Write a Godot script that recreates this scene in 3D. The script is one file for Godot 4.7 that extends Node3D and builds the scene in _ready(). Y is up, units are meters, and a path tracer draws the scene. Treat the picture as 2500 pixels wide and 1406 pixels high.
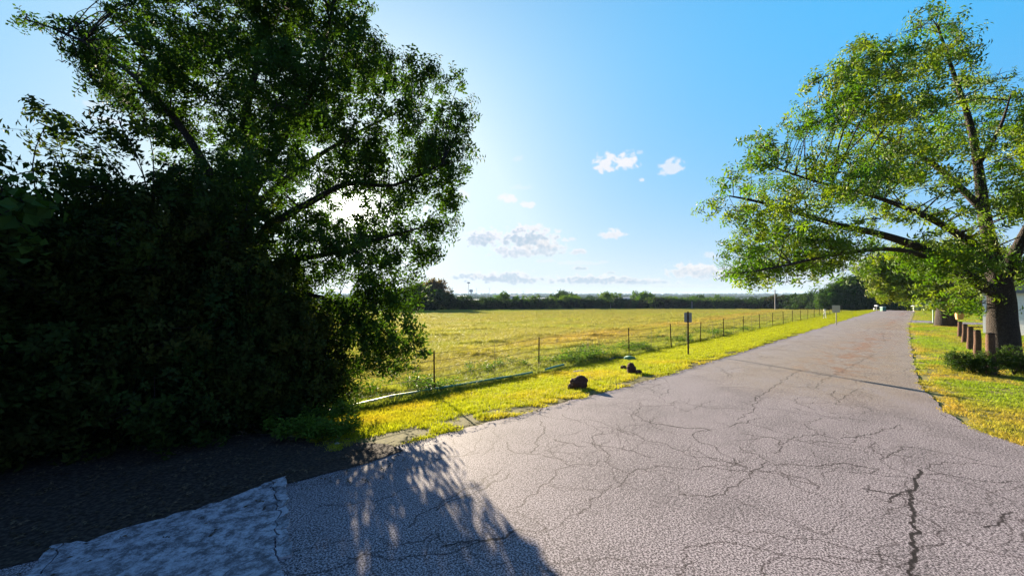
extends Node3D

# ------------------------------------------------------------------ layout
# x right, y up, depth d = -z. The road runs along u, v is measured from the
# road's near edge towards the field.
const EYE := 2.5
const PITCH := 0.0170
const SUNPX := Vector2(862, 512)
const EXPO := 5.0
var rng := RandomNumberGenerator.new()
var used := {}
var nz := FastNoiseLite.new()
var nz2 := FastNoiseLite.new()
var M := {}

func rf(a: float, b: float) -> float:
	return rng.randf_range(a, b)

func ray(px: float, py: float) -> Vector3:
	var y := (703.0 - py) / 1000.0
	return Vector3((px - 1250.0) / 1000.0, y * cos(PITCH) + sin(PITCH), -(cos(PITCH) - y * sin(PITCH)))

func at(px: float, py: float, d: float) -> Vector3:
	var r := ray(px, py)
	return Vector3(0, EYE, 0) + r * (d / -r.z)

func gp(px: float, py: float, h := 0.0) -> Vector3:
	var r := ray(px, py)
	return Vector3(0, EYE, 0) + r * ((h - EYE) / r.y)

# where the ray through a pixel meets the ground as it slopes
func gg(px: float, py: float) -> Vector3:
	var p := gp(px, py)
	for k in 8:
		p = gp(px, py, H(p.x, -p.z))
	return p

func gu(px: float, py: float, up: float) -> Vector3:
	var g := gg(px, py)
	return gp(px, py, g.y + up)

func uvp(u: float, v: float, h := 0.0) -> Vector3:
	return Vector3(0.711 * u - 0.703 * v, h, -(0.703 * u + 0.711 * v))

func to_uv(x: float, d: float) -> Vector2:
	return Vector2(0.711 * x + 0.703 * d, -0.703 * x + 0.711 * d)

func table(t: Array, x: float) -> float:
	if x <= t[0][0]:
		return t[0][1]
	for i in range(1, t.size()):
		if x <= t[i][0]:
			return lerpf(t[i - 1][1], t[i][1], (x - t[i - 1][0]) / (t[i][0] - t[i - 1][0]))
	return t[t.size() - 1][1]

const EDGE := [[-0.6, 104.0], [-0.25, 112.0], [0.0, 135.0], [0.25, 150.0], [0.5, 150.0], [0.65, 132.0], [0.75, 112.0], [0.85, 96.0], [1.0, 92.0], [1.3, 90.0]]

func field_edge(t: float) -> float:
	return table(EDGE, t)

func H(x: float, d: float) -> float:
	var q := to_uv(x, d)
	var s := smoothstep(9.0, 45.0, q.y)
	var h := -s * 0.0165 * maxf(0.0, d - 14.0)
	h -= 0.42 * smoothstep(5.2, 10.6, q.y) * smoothstep(-1.0, 5.0, q.x)
	var b := maxf(0.0, q.x - 84.0)
	var crest := 0.0012 * b * b if b < 12.5 else 0.1875 + 0.03 * (b - 12.5)
	h -= minf(crest, 3.0) * (1.0 - s)
	if q.y > 9.0 and d > 0.0:
		h += 0.10 * nz.get_noise_2d(x * 3.0, d * 3.0) * smoothstep(10.0, 15.0, q.y)
	var r := sqrt(x * x + d * d)
	if r > 80.0:
		var e := field_edge(x / maxf(d, 1.0)) if d > 0.0 else 100.0
		var dd := d if d > 0.0 else r
		h -= smoothstep(e + 2.0, e + 70.0, dd) * 6.0
		var far := smoothstep(200.0, 420.0, r)
		h = lerpf(h, -9.5 + 1.5 * nz.get_noise_2d(x * 0.2, d * 0.2), far)
		var hill := smoothstep(1200.0, 4200.0, r)
		h += hill * (13.0 + 5.0 * nz2.get_noise_2d(x * 0.05, d * 0.05))
	return h

func gr(x: float, d: float, up := 0.0) -> Vector3:
	return Vector3(x, H(x, d) + up, -d)

const ROAD_L := [[-14.0, 6.2], [3.0, 6.25], [6.6, 6.0], [11.6, 5.7], [83.0, 5.75], [140.0, 5.8]]
const ROAD_R := [[4.0, -16.0], [6.0, -12.0], [8.0, -6.0], [9.0, -3.4], [10.0, -1.75], [10.6, -1.11], [11.4, -0.62], [12.9, -0.24], [15.7, 0.09], [18.5, 0.25], [26.8, 0.5], [43.4, 0.95], [77.0, 1.14], [140.0, 1.2]]

func road_l(u: float) -> float:
	return table(ROAD_L, u) + 0.07 * nz.get_noise_2d(u * 30.0, 3.0) + 0.05 * nz.get_noise_2d(u * 110.0, 9.0)

func road_r(u: float) -> float:
	return table(ROAD_R, u) + 0.09 * nz.get_noise_2d(u * 30.0, 77.0) + 0.05 * nz.get_noise_2d(u * 110.0, 41.0)

# ------------------------------------------------------------------ mesh helper
class MB:
	var v := PackedVector3Array()
	var n := PackedVector3Array()
	var c := PackedColorArray()
	var t := PackedVector2Array()
	var t2 := PackedVector2Array()
	var i := PackedInt32Array()
	var col := Color(1, 1, 1)

	func vert(p: Vector3, nn: Vector3, uv := Vector2.ZERO, uv2 := Vector2.ZERO) -> int:
		v.append(p); n.append(nn); c.append(col); t.append(uv); t2.append(uv2)
		return v.size() - 1

	func tri(a: Vector3, b: Vector3, d: Vector3) -> void:   # counter-clockwise seen from outside
		var nn := (b - a).cross(d - a).normalized()
		var k := vert(a, nn); vert(b, nn); vert(d, nn)
		i.append_array([k, k + 2, k + 1])

	func quad(a: Vector3, b: Vector3, d: Vector3, e: Vector3) -> void:
		var nn := (b - a).cross(d - a).normalized()
		var k := vert(a, nn, Vector2(0, 0)); vert(b, nn, Vector2(1, 0)); vert(d, nn, Vector2(1, 1)); vert(e, nn, Vector2(0, 1))
		i.append_array([k, k + 2, k + 1, k, k + 3, k + 2])

	func box(o: Vector3, ax: Vector3, ay: Vector3, az: Vector3) -> void:   # centre and half axes (right-handed)
		var p := func(x, y, z): return o + ax * x + ay * y + az * z
		quad(p.call(-1, -1, 1), p.call(1, -1, 1), p.call(1, 1, 1), p.call(-1, 1, 1))
		quad(p.call(1, -1, -1), p.call(-1, -1, -1), p.call(-1, 1, -1), p.call(1, 1, -1))
		quad(p.call(1, -1, 1), p.call(1, -1, -1), p.call(1, 1, -1), p.call(1, 1, 1))
		quad(p.call(-1, -1, -1), p.call(-1, -1, 1), p.call(-1, 1, 1), p.call(-1, 1, -1))
		quad(p.call(-1, 1, 1), p.call(1, 1, 1), p.call(1, 1, -1), p.call(-1, 1, -1))
		quad(p.call(-1, -1, -1), p.call(1, -1, -1), p.call(1, -1, 1), p.call(-1, -1, 1))

	func tube(pts: Array, radii: Array, sides := 8, rough := 0.0, cap := true) -> void:
		var m := pts.size()
		var side := Vector3.ZERO
		var first := v.size()
		for k in m:
			var dir: Vector3 = (pts[mini(k + 1, m - 1)] - pts[maxi(k - 1, 0)]).normalized()
			if k == 0:
				side = dir.cross(Vector3(0.31, 0.2, 0.93)).normalized()
			side = (side - dir * side.dot(dir)).normalized()
			var up := dir.cross(side)
			for s in sides + 1:
				var a := TAU * (s % sides) / sides
				var o := side * cos(a) + up * sin(a)
				var r: float = radii[k] * (1.0 + rough * sin(a * 3.0 + k * 0.7) + rough * 0.6 * sin(a * 5.0 - k * 1.3))
				vert(pts[k] + o * r, o, Vector2(float(s) / sides, k))
		for k in m - 1:
			for s in sides:
				var a := first + k * (sides + 1) + s
				var b := a + sides + 1
				i.append_array([a, b, a + 1, a + 1, b, b + 1])
		if cap:
			for e in [0, m - 1]:
				var dir: Vector3 = (pts[0] - pts[1]).normalized() if e == 0 else (pts[m - 1] - pts[m - 2]).normalized()
				var k0 := v.size()
				for s in sides:
					vert(v[first + e * (sides + 1) + s], dir)
				for s in range(1, sides - 1):
					if e == 0:
						i.append_array([k0, k0 + s, k0 + s + 1])
					else:
						i.append_array([k0, k0 + s + 1, k0 + s])

	func mesh() -> ArrayMesh:
		var a := []
		a.resize(Mesh.ARRAY_MAX)
		a[Mesh.ARRAY_VERTEX] = v
		a[Mesh.ARRAY_NORMAL] = n
		a[Mesh.ARRAY_COLOR] = c
		a[Mesh.ARRAY_TEX_UV] = t
		a[Mesh.ARRAY_TEX_UV2] = t2
		a[Mesh.ARRAY_INDEX] = i
		var m := ArrayMesh.new()
		m.add_surface_from_arrays(Mesh.PRIMITIVE_TRIANGLES, a)
		return m

# ------------------------------------------------------------------ nodes
func numbered(called: String) -> String:
	var k: int = used.get(called, 0)
	used[called] = k + 1
	return called if k == 0 else "%s_%03d" % [called, k]

func tag(o: Node3D, label: String, category: String, group := "") -> void:
	o.set_meta("label", label)
	o.set_meta("category", category)
	if group:
		o.set_meta("group", group)

func thing(called: String, where: Vector3, label: String, category: String, group := "") -> Node3D:
	var o := Node3D.new()
	o.name = numbered(called)
	add_child(o)
	o.position = where
	tag(o, label, category, group)
	return o

func put(m: Mesh, called: String, material: Material, parent: Node3D = null) -> MeshInstance3D:
	var o := MeshInstance3D.new()
	o.mesh = m
	o.material_override = material
	o.cast_shadow = GeometryInstance3D.SHADOW_CASTING_SETTING_ON
	if parent == null:
		o.name = numbered(called)
		add_child(o)
	else:
		o.name = called
		parent.add_child(o, true)
	return o

func structure(m: Mesh, called: String, material: Material) -> MeshInstance3D:
	var o := put(m, called, material)
	o.set_meta("kind", "structure")
	return o

func many(m: Mesh, material: Material, places: Array, colors: Array, called: String, parent: Node3D = null) -> MultiMeshInstance3D:
	var mm := MultiMesh.new()
	mm.transform_format = MultiMesh.TRANSFORM_3D
	mm.use_colors = true
	mm.mesh = m
	mm.instance_count = places.size()
	var buf := PackedFloat32Array()
	buf.resize(places.size() * 16)
	var k := 0
	for j in places.size():
		var t: Transform3D = places[j]
		var b := t.basis
		var cc: Color = colors[j]
		buf[k] = b.x.x; buf[k + 1] = b.y.x; buf[k + 2] = b.z.x; buf[k + 3] = t.origin.x
		buf[k + 4] = b.x.y; buf[k + 5] = b.y.y; buf[k + 6] = b.z.y; buf[k + 7] = t.origin.y
		buf[k + 8] = b.x.z; buf[k + 9] = b.y.z; buf[k + 10] = b.z.z; buf[k + 11] = t.origin.z
		buf[k + 12] = cc.r; buf[k + 13] = cc.g; buf[k + 14] = cc.b; buf[k + 15] = 1.0
		k += 16
	mm.buffer = buf
	var o := MultiMeshInstance3D.new()
	o.multimesh = mm
	o.material_override = material
	o.set_meta("kind", "stuff")
	if parent == null:
		o.name = numbered(called)
		add_child(o)
	else:
		o.name = called
		parent.add_child(o, true)
	return o

# ------------------------------------------------------------------ materials
func lin(r: float, g: float, b: float) -> Color:
	return Color(r, g, b).linear_to_srgb()

func flat(c: Color, rough := 0.9, spec := 0.5) -> StandardMaterial3D:
	var m := StandardMaterial3D.new()
	m.albedo_color = c
	m.roughness = rough
	m.metallic_specular = spec
	return m

func noise_tex(size: int, freq: float, type: int, seed_: int, ramp: Array, octaves := 4, cell := -1) -> NoiseTexture2D:
	var f := FastNoiseLite.new()
	f.noise_type = type
	f.seed = seed_
	f.frequency = freq
	f.fractal_octaves = octaves
	if cell >= 0:
		f.cellular_return_type = cell
		f.fractal_type = FastNoiseLite.FRACTAL_NONE
	var t := NoiseTexture2D.new()
	t.width = size
	t.height = size
	t.seamless = true
	t.noise = f
	if ramp.size():
		var g := Gradient.new()
		g.offsets = PackedFloat32Array(ramp.map(func(e): return e[0]))
		g.colors = PackedColorArray(ramp.map(func(e): return e[1]))
		t.color_ramp = g
	return t

func leafy(backlight: Color, rough := 0.55, spec := 0.35) -> StandardMaterial3D:
	var m := flat(Color.WHITE, rough, spec)
	m.vertex_color_use_as_albedo = true
	m.backlight_enabled = true
	m.backlight = backlight
	m.cull_mode = BaseMaterial3D.CULL_DISABLED
	return m

func textured(tex: Texture2D, metres: float, rough := 0.95) -> StandardMaterial3D:
	var m := flat(Color.WHITE, rough, 0.3)
	m.albedo_texture = tex
	m.uv1_triplanar = true
	m.uv1_world_triplanar = true
	m.uv1_scale = Vector3.ONE / metres
	return m

func bump(m: StandardMaterial3D, tex: Texture2D, cm: float) -> void:
	m.heightmap_enabled = true
	m.heightmap_texture = tex
	m.heightmap_scale = cm

func make_materials() -> void:
	M.leaf = leafy(lin(0.8, 0.9, 0.22), 0.7, 0.2)
	M.leaf2 = leafy(lin(0.9, 0.95, 0.18))
	M.grass = leafy(lin(1.0, 0.98, 0.5), 0.6, 0.3)
	M.litter = leafy(lin(0.2, 0.15, 0.1), 0.9, 0.2)
	M.clump = leafy(lin(0.4, 0.45, 0.12), 0.8, 0.2)
	var bark_t := noise_tex(512, 0.03, FastNoiseLite.TYPE_SIMPLEX_SMOOTH, 5, [[0.0, lin(0.014, 0.011, 0.009)], [0.5, lin(0.038, 0.03, 0.025)], [1.0, lin(0.085, 0.07, 0.06)]], 5)
	M.bark = textured(bark_t, 0.8)
	bump(M.bark, noise_tex(512, 0.05, FastNoiseLite.TYPE_CELLULAR, 6, [], 3, FastNoiseLite.RETURN_DISTANCE), 3.0)
	M.soil = textured(noise_tex(512, 0.04, FastNoiseLite.TYPE_SIMPLEX, 7, [[0.0, lin(0.018, 0.012, 0.009)], [0.5, lin(0.045, 0.031, 0.022)], [1.0, lin(0.1, 0.072, 0.05)]], 6), 1.6)
	bump(M.soil, noise_tex(512, 0.06, FastNoiseLite.TYPE_SIMPLEX, 17, [], 5), 0.4)
	M.verge = textured(noise_tex(512, 0.05, FastNoiseLite.TYPE_SIMPLEX, 8, [[0.0, lin(0.05, 0.04, 0.018)], [0.45, lin(0.13, 0.12, 0.03)], [0.75, lin(0.19, 0.165, 0.05)], [1.0, lin(0.26, 0.2, 0.08)]], 6), 2.3)
	M.lawn = textured(noise_tex(512, 0.05, FastNoiseLite.TYPE_SIMPLEX, 9, [[0.0, lin(0.14, 0.12, 0.04)], [0.5, lin(0.22, 0.2, 0.06)], [1.0, lin(0.34, 0.28, 0.12)]], 6), 2.7)
	M.clod = textured(noise_tex(256, 0.05, FastNoiseLite.TYPE_SIMPLEX, 10, [[0.0, lin(0.035, 0.018, 0.012)], [1.0, lin(0.14, 0.07, 0.048)]], 5), 0.4)
	M.rust = textured(noise_tex(256, 0.05, FastNoiseLite.TYPE_SIMPLEX, 12, [[0.0, lin(0.03, 0.02, 0.015)], [0.6, lin(0.09, 0.05, 0.03)], [1.0, lin(0.16, 0.09, 0.05)]], 4), 0.3, 0.8)
	M.wire = flat(lin(0.13, 0.09, 0.065), 0.7)
	M.plate = flat(lin(0.28, 0.29, 0.31), 0.5)
	M.plate.metallic = 0.3
	M.tan = flat(lin(0.45, 0.4, 0.26), 0.7)
	M.white = textured(noise_tex(256, 0.03, FastNoiseLite.TYPE_SIMPLEX, 13, [[0.0, lin(0.6, 0.59, 0.56)], [1.0, lin(0.8, 0.8, 0.78)]], 4), 1.5, 0.7)
	M.teal = flat(lin(0.03, 0.23, 0.17), 0.45)
	M.palepipe = flat(lin(0.5, 0.48, 0.42), 0.5)
	M.black = flat(lin(0.02, 0.02, 0.022), 0.6)
	M.wood = textured(noise_tex(256, 0.04, FastNoiseLite.TYPE_SIMPLEX, 14, [[0.0, lin(0.035, 0.02, 0.014)], [0.5, lin(0.1, 0.055, 0.036)], [1.0, lin(0.2, 0.12, 0.075)]], 5), 0.5)
	M.wood.uv1_scale = Vector3(4.0, 0.7, 4.0)
	M.pole = flat(lin(0.3, 0.27, 0.24), 0.85)
	M.steel = flat(lin(0.42, 0.44, 0.45), 0.5)
	M.glass = flat(lin(0.03, 0.035, 0.04), 0.1)
	M.roof = flat(lin(0.2, 0.19, 0.18), 0.9)
	M.shed_roof = flat(lin(0.36, 0.37, 0.39), 0.8)
	M.shed = flat(lin(0.42, 0.42, 0.42), 0.8)
	M.orange = flat(lin(0.6, 0.3, 0.04), 0.6)
	M.mint = flat(lin(0.38, 0.55, 0.48), 0.5)
	M.greenbin = flat(lin(0.02, 0.16, 0.1), 0.6)
	# concrete with stains
	var cc := noise_tex(1024, 0.009, FastNoiseLite.TYPE_SIMPLEX, 21, [[0.0, lin(0.07, 0.06, 0.06)], [0.36, lin(0.13, 0.118, 0.122)], [0.5, lin(0.27, 0.255, 0.265)], [0.68, lin(0.4, 0.385, 0.4)], [1.0, lin(0.56, 0.545, 0.56)]], 9)
	(cc.noise as FastNoiseLite).fractal_gain = 0.86
	M.concrete = textured(cc, 2.6, 0.85)
	bump(M.concrete, noise_tex(512, 0.2, FastNoiseLite.TYPE_SIMPLEX, 22, [], 4), 0.12)
	# asphalt: aggregate grain on uv1, cracks and stains on uv2
	var a := flat(Color.WHITE, 0.8, 0.35)
	a.albedo_texture = noise_tex(2048, 0.05, FastNoiseLite.TYPE_SIMPLEX, 31, [[0.0, lin(0.03, 0.023, 0.025)], [0.37, lin(0.05, 0.039, 0.041)], [0.45, lin(0.17, 0.142, 0.146)], [0.53, lin(0.29, 0.248, 0.252)], [0.66, lin(0.45, 0.395, 0.395)], [1.0, lin(0.58, 0.51, 0.505)]], 4)
	(a.albedo_texture.noise as FastNoiseLite).fractal_gain = 0.8
	bump(a, noise_tex(2048, 0.12, FastNoiseLite.TYPE_SIMPLEX, 33, [], 3), 0.08)
	a.detail_enabled = true
	a.detail_blend_mode = BaseMaterial3D.BLEND_MODE_MUL
	a.detail_uv_layer = BaseMaterial3D.DETAIL_UV_2
	a.detail_albedo = ImageTexture.create_from_image(crack_image())
	M.asphalt = a
	# the open ground
	var g := textured(noise_tex(1024, 0.02, FastNoiseLite.TYPE_SIMPLEX, 41, [[0.0, lin(0.16, 0.13, 0.035)], [0.4, lin(0.27, 0.21, 0.06)], [0.7, lin(0.34, 0.25, 0.075)], [1.0, lin(0.38, 0.3, 0.11)]], 7), 14.0)
	g.vertex_color_use_as_albedo = true
	M.ground = g

const CRACK_U := 30.0
const CRACK_U0 := -4.0
const CRACK_V := 18.0
const CRACK_V0 := -11.0

func crack_uv(u: float, v: float) -> Vector2:
	if u > 26.0:
		u = 14.0 + pingpong(u - 14.0, 12.0)
	return Vector2((u - CRACK_U0) / CRACK_U, (v - CRACK_V0) / CRACK_V)

func crack_image() -> Image:
	var w := 2048
	var h := 2048
	var f := FastNoiseLite.new()
	f.seed = 51
	f.frequency = 0.006
	f.fractal_octaves = 5
	var im: Image = f.get_image(w, h, false, false, true)
	var f2 := FastNoiseLite.new()
	f2.seed = 52
	f2.frequency = 0.02
	f2.fractal_octaves = 5
	var im2: Image = f2.get_image(w, h, false, false, true)
	var f3 := FastNoiseLite.new()
	f3.seed = 53
	f3.frequency = 0.16
	f3.fractal_octaves = 3
	var im3: Image = f3.get_image(w, h, false, false, true)
	im3.convert(Image.FORMAT_L8)
	var grit := im3.get_data()
	im.convert(Image.FORMAT_L8)
	im2.convert(Image.FORMAT_L8)
	var a := im.get_data()
	var b := im2.get_data()
	var out := PackedByteArray()
	out.resize(w * h * 3)
	for y in h:
		var v := CRACK_V0 + CRACK_V * y / h
		for x in w:
			var k := y * w + x
			var n1 := a[k] / 255.0
			var n2 := b[k] / 255.0
			var u := CRACK_U0 + CRACK_U * x / w
			var s := (0.78 + 0.26 * n1 * n2 + 0.12 * n1) * (0.82 + 0.56 * grit[k] / 255.0)
			# reddish-brown dirt washed across the road further up
			var band := clampf(1.0 - absf(v - (2.2 + 0.02 * (u - 20.0))) / 2.4, 0.0, 1.0) * smoothstep(13.0, 17.0, u)
			var dirt := clampf((n1 * 0.8 + n2 * 0.7 - 0.6) * 2.6, 0.0, 1.0) * band
			var dust := smoothstep(0.0, 0.5, smoothstep(9.0, 17.0, u) * clampf(1.25 - absf(v - 2.4) / 3.4, 0.0, 1.0) * (0.55 + 0.6 * n1 + 0.5 * n2) - 0.06)
			s *= lerpf(0.98, 1.08, dust)
			k *= 3
			out[k] = int(255.0 * clampf(s * (1.0 - 0.16 * dirt), 0.0, 1.0))
			out[k + 1] = int(255.0 * clampf(s * (1.0 - 0.30 * dirt) * lerpf(1.0, 0.955, dust), 0.0, 1.0))
			out[k + 2] = int(255.0 * clampf(s * (1.0 - 0.38 * dirt) * lerpf(1.0, 0.87, dust), 0.0, 1.0))
	var img := Image.create_from_data(w, h, false, Image.FORMAT_RGB8, out)
	# cracks traced from the ground as seen: pixel of the photograph -> ground point
	var lines := [
		[[2245, 1150], [2240, 1185], [2232, 1215], [2238, 1235], [2228, 1260], [2236, 1285], [2225, 1315], [2230, 1345], [2218, 1370], [2222, 1406], [2216, 1440]],
		[[2240, 1175], [2190, 1168], [2130, 1160], [2080, 1145]], [[2240, 1165], [2300, 1160], [2370, 1175], [2440, 1185], [2490, 1178]],
		[[1845, 975], [1880, 955], [1920, 925], [1955, 905]], [[1850, 970], [1840, 1005], [1800, 1025]],
		[[1670, 1010], [1700, 998], [1740, 978]], [[1565, 1030], [1640, 1043], [1735, 1052]],
		[[1500, 1190], [1560, 1150], [1600, 1140], [1680, 1150], [1780, 1140], [1810, 1128]],
		[[1500, 1190], [1440, 1235], [1400, 1260]], [[1660, 1212], [1740, 1217], [1800, 1190], [1830, 1160], [1870, 1130]],
		[[1305, 1110], [1315, 1075], [1330, 1050], [1318, 1030]], [[1350, 1075], [1430, 1095]],
		[[1780, 1045], [1830, 1030], [1860, 1022]], [[1810, 1060], [1880, 1070], [1905, 1080], [1895, 1110]],
		[[1890, 1135], [1960, 1140], [2060, 1135], [2150, 1150]], [[2000, 1085], [2080, 1100], [2160, 1112], [2250, 1120]],
		[[930, 1320], [960, 1335], [1010, 1325], [1060, 1310], [1100, 1340], [1160, 1335]], [[700, 1400], [800, 1406], [880, 1370], [900, 1350]],
		[[1080, 1335], [1200, 1330], [1260, 1310]], [[960, 1090], [930, 1110], [890, 1125]], [[1250, 1160], [1180, 1200], [1110, 1225], [1060, 1250]],
		[[1900, 1090], [1950, 1070], [2020, 1060]], [[2060, 1075], [2140, 1060], [2200, 1040]], [[2160, 1120], [2210, 1095], [2290, 1105], [2400, 1130]],
		[[2400, 1290], [2450, 1270], [2490, 1260]], [[1420, 1080], [1520, 1100], [1600, 1120]], [[2030, 1370], [2130, 1375], [2218, 1385]],
		[[1740, 880], [1850, 892], [1960, 905], [2080, 925], [2200, 950], [2290, 968]],
		[[1990, 950], [2010, 930], [2060, 905], [2110, 880], [2140, 865]], [[2040, 990], [2080, 960], [2110, 950]],
	]
	var k := 0
	for l in lines:
		var pts := []
		for q in l:
			var g := gp(q[0], q[1])
			pts.append(to_uv(g.x, -g.z))
		var straight: bool = k == lines.size() - 3
		draw_crack(img, pts, 0.03 if k == 0 else (0.016 if straight else rf(0.01, 0.017)), straight, 0 if straight else 2)
		k += 1
	# finer random cracking everywhere
	for j in 620:
		var p := Vector2(rf(-4, 26), rf(-9, 6))
		var ang := rf(0, TAU)
		var pts := [p]
		for s in rng.randi_range(3, 8):
			ang += rf(-0.7, 0.7)
			p += Vector2.from_angle(ang) * rf(0.15, 0.4)
			pts.append(p)
		draw_crack(img, pts, rf(0.006, 0.012), false, 1)
	return img

func draw_crack(img: Image, pts: Array, width: float, straight: bool, branch: int) -> void:
	for j in pts.size() - 1:
		var a: Vector2 = pts[j]
		var b: Vector2 = pts[j + 1]
		var steps := int(a.distance_to(b) / 0.012) + 1
		var nrm := (b - a).orthogonal().normalized()
		for s in steps:
			var f := float(s) / steps
			var p := a.lerp(b, f)
			if not straight:
				p += nrm * (0.09 * nz.get_noise_2d(p.x * 120.0, p.y * 120.0) + 0.012 * nz.get_noise_2d(p.x * 420.0, p.y * 420.0))
			var w := width * (0.55 + 0.9 * absf(nz.get_noise_2d(p.x * 90.0 + 50.0, p.y * 90.0)))
			var q := crack_uv(p.x, p.y)
			var rx := w / CRACK_U * img.get_width() * 0.5
			var ry := w / CRACK_V * img.get_height() * 0.5
			var cx := q.x * img.get_width()
			var cy := q.y * img.get_height()
			for yy in range(int(cy - ry), int(cy + ry) + 1):
				for xx in range(int(cx - rx), int(cx + rx) + 1):
					if xx >= 0 and yy >= 0 and xx < img.get_width() and yy < img.get_height():
						var o := img.get_pixel(xx, yy)
						var t := 0.5 + 0.35 * rng.randf()
						img.set_pixel(xx, yy, o.lerp(Color(0.2, 0.16, 0.16), t * clampf(width / 0.022, 0.3, 0.9)))
			if branch > 0 and rng.randf() < 0.006:
				var e := p
				var ang := (b - a).angle() + rf(0.6, 1.4) * (1.0 if rng.randf() < 0.5 else -1.0)
				var more := [e]
				for z in rng.randi_range(2, 4):
					ang += rf(-0.5, 0.5)
					e += Vector2.from_angle(ang) * rf(0.1, 0.3)
					more.append(e)
				draw_crack(img, more, width * 0.6, false, branch - 1)

# ------------------------------------------------------------------ sky
func sky_color(dir: Vector3, sun: Vector3) -> Color:
	var el := rad_to_deg(asin(clampf(dir.y, -1.0, 1.0)))
	var g := rad_to_deg(acos(clampf(dir.dot(sun), -1.0, 1.0)))
	var e := maxf(el, 0.0)
	var w := clampf(0.8 * exp(-e / 10.0) + 2.3 * exp(-g / 19.5), 0.0, 1.0)
	var c := Vector3(0.01, 0.47, 1.0).lerp(Vector3(0.70, 0.90, 1.0), w)
	c = c.lerp(Vector3(0.1, 0.2, 0.56), 0.9 * smoothstep(26.0, 75.0, e))   # deeper blue overhead
	c = c.lerp(Vector3(0.12, 0.2, 0.52), 0.8 * smoothstep(62.0, 105.0, g) * (1.0 - 0.6 * exp(-e / 8.0)))   # and away from the sun
	c = c.lerp(Vector3(0.84, 0.87, 0.87), 0.72 * exp(-e / 4.0))
	var glow := 0.55 * exp(-g / 9.0) + 1.6 * exp(-g / 3.0)
	c += Vector3(1.0, 0.93, 0.80) * glow
	c += Vector3(1.0, 0.9, 0.7) * 0.22 * exp(-g / 16.0) * exp(-e / 6.0)
	return Color(c.x, c.y, c.z)

func make_sky(sun: Vector3) -> Sky:
	var bw := 512
	var bh := 256
	var im := Image.create(bw, bh, false, Image.FORMAT_RGBF)
	for y in bh:
		var th := PI * (y + 0.5) / bh
		for x in bw:
			var ph := TAU * (x + 0.5) / bw
			im.set_pixel(x, y, sky_color(Vector3(sin(th) * sin(ph), cos(th), -sin(th) * cos(ph)), sun))
	# wrap-safe enlargement
	var W := 4096
	var HH := 2048
	im.resize(W, HH, Image.INTERPOLATE_BILINEAR)
	# sun's aureole in full resolution
	var sa := atan2(sun.x, -sun.z)
	var sy := acos(sun.y) / PI * HH
	for y in range(int(sy) - 90, int(sy) + 90):
		for xx in range(int(sa / TAU * W) - 95, int(sa / TAU * W) + 95):
			var th := PI * (y + 0.5) / HH
			var ph := TAU * (xx + 0.5) / W
			var dir := Vector3(sin(th) * sin(ph), cos(th), -sin(th) * cos(ph))
			var g := rad_to_deg(acos(clampf(dir.dot(sun), -1.0, 1.0)))
			var c := sky_color(dir, sun)
			var k := 7.0 * exp(-g / 1.5) + 20.0 * exp(-pow(g / 1.0, 2.0))
			k *= smoothstep(7.5, 5.0, g)
			im.set_pixel(posmod(xx, W), y, Color(c.r + k, c.g + 0.95 * k, c.b + 0.85 * k))
	clouds(im, W, HH)
	var t := ImageTexture.create_from_image(im)
	var p := PanoramaSkyMaterial.new()
	p.panorama = t
	p.energy_multiplier = 1.0 / EXPO
	var s := Sky.new()
	s.sky_material = p
	return s

# centre px, half size px, softness, greyness of the body, strength, seed
const CLOUDS := [
	[1478, 405, 28, 26, 0.1, 1.0], [1528, 398, 30, 22, 0.05, 1.0], [1640, 412, 30, 22, 0.1, 0.75], [1562, 372, 10, 6, 0.0, 0.4],
	[1242, 487, 24, 13, 0.0, 0.9], [1292, 502, 22, 9, 0.0, 0.8], [1130, 477, 22, 10, 0.0, 0.7], [1570, 440, 8, 6, 0.0, 0.7],
	[1175, 585, 58, 26, 0.65, 1.0], [1288, 588, 82, 34, 0.75, 1.0], [1255, 618, 60, 18, 0.55, 0.9], [1330, 610, 50, 22, 0.6, 0.85], [1305, 556, 26, 8, 0.1, 0.8],
	[1495, 575, 34, 13, 0.2, 1.0], [1412, 616, 22, 7, 0.35, 0.9], [1368, 618, 10, 3, 0.9, 0.8], [1410, 656, 24, 5, 0.8, 0.85], [1380, 587, 10, 7, 0.1, 0.7], [1398, 584, 10, 5, 0.1, 0.6],
	[1150, 676, 62, 12, 0.8, 0.85], [1240, 682, 95, 18, 0.85, 0.9], [1450, 685, 130, 13, 0.9, 0.9], [1560, 690, 90, 8, 0.8, 0.7], [1490, 666, 12, 4, 0.6, 0.7],
	[1690, 665, 62, 20, 0.45, 1.0], [1725, 668, 50, 22, 0.5, 0.7], [1733, 625, 20, 9, 0.1, 0.5], [1330, 637, 30, 6, 0.2, 0.4], [1420, 643, 70, 6, 0.1, 0.35],
	[1265, 388, 14, 9, 0.0, 0.25], [1270, 458, 28, 8, 0.0, 0.2], [1810, 660, 60, 14, 0.2, 0.5], [1960, 668, 80, 16, 0.15, 0.5], [2060, 640, 70, 30, 0.1, 0.5],
	[245, 262, 60, 10, 0.0, 0.35], [275, 298, 55, 9, 0.0, 0.5], [2040, 690, 120, 12, 0.1, 0.4], [1650, 700, 100, 6, 0.3, 0.35], [2150, 670, 60, 16, 0.1, 0.6],
	[3100, 500, 90, 40, 0.5, 0.9], [-700, 560, 120, 40, 0.5, 0.9], [3600, 640, 200, 30, 0.4, 0.8], [-1200, 480, 160, 50, 0.3, 0.8],
]

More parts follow.
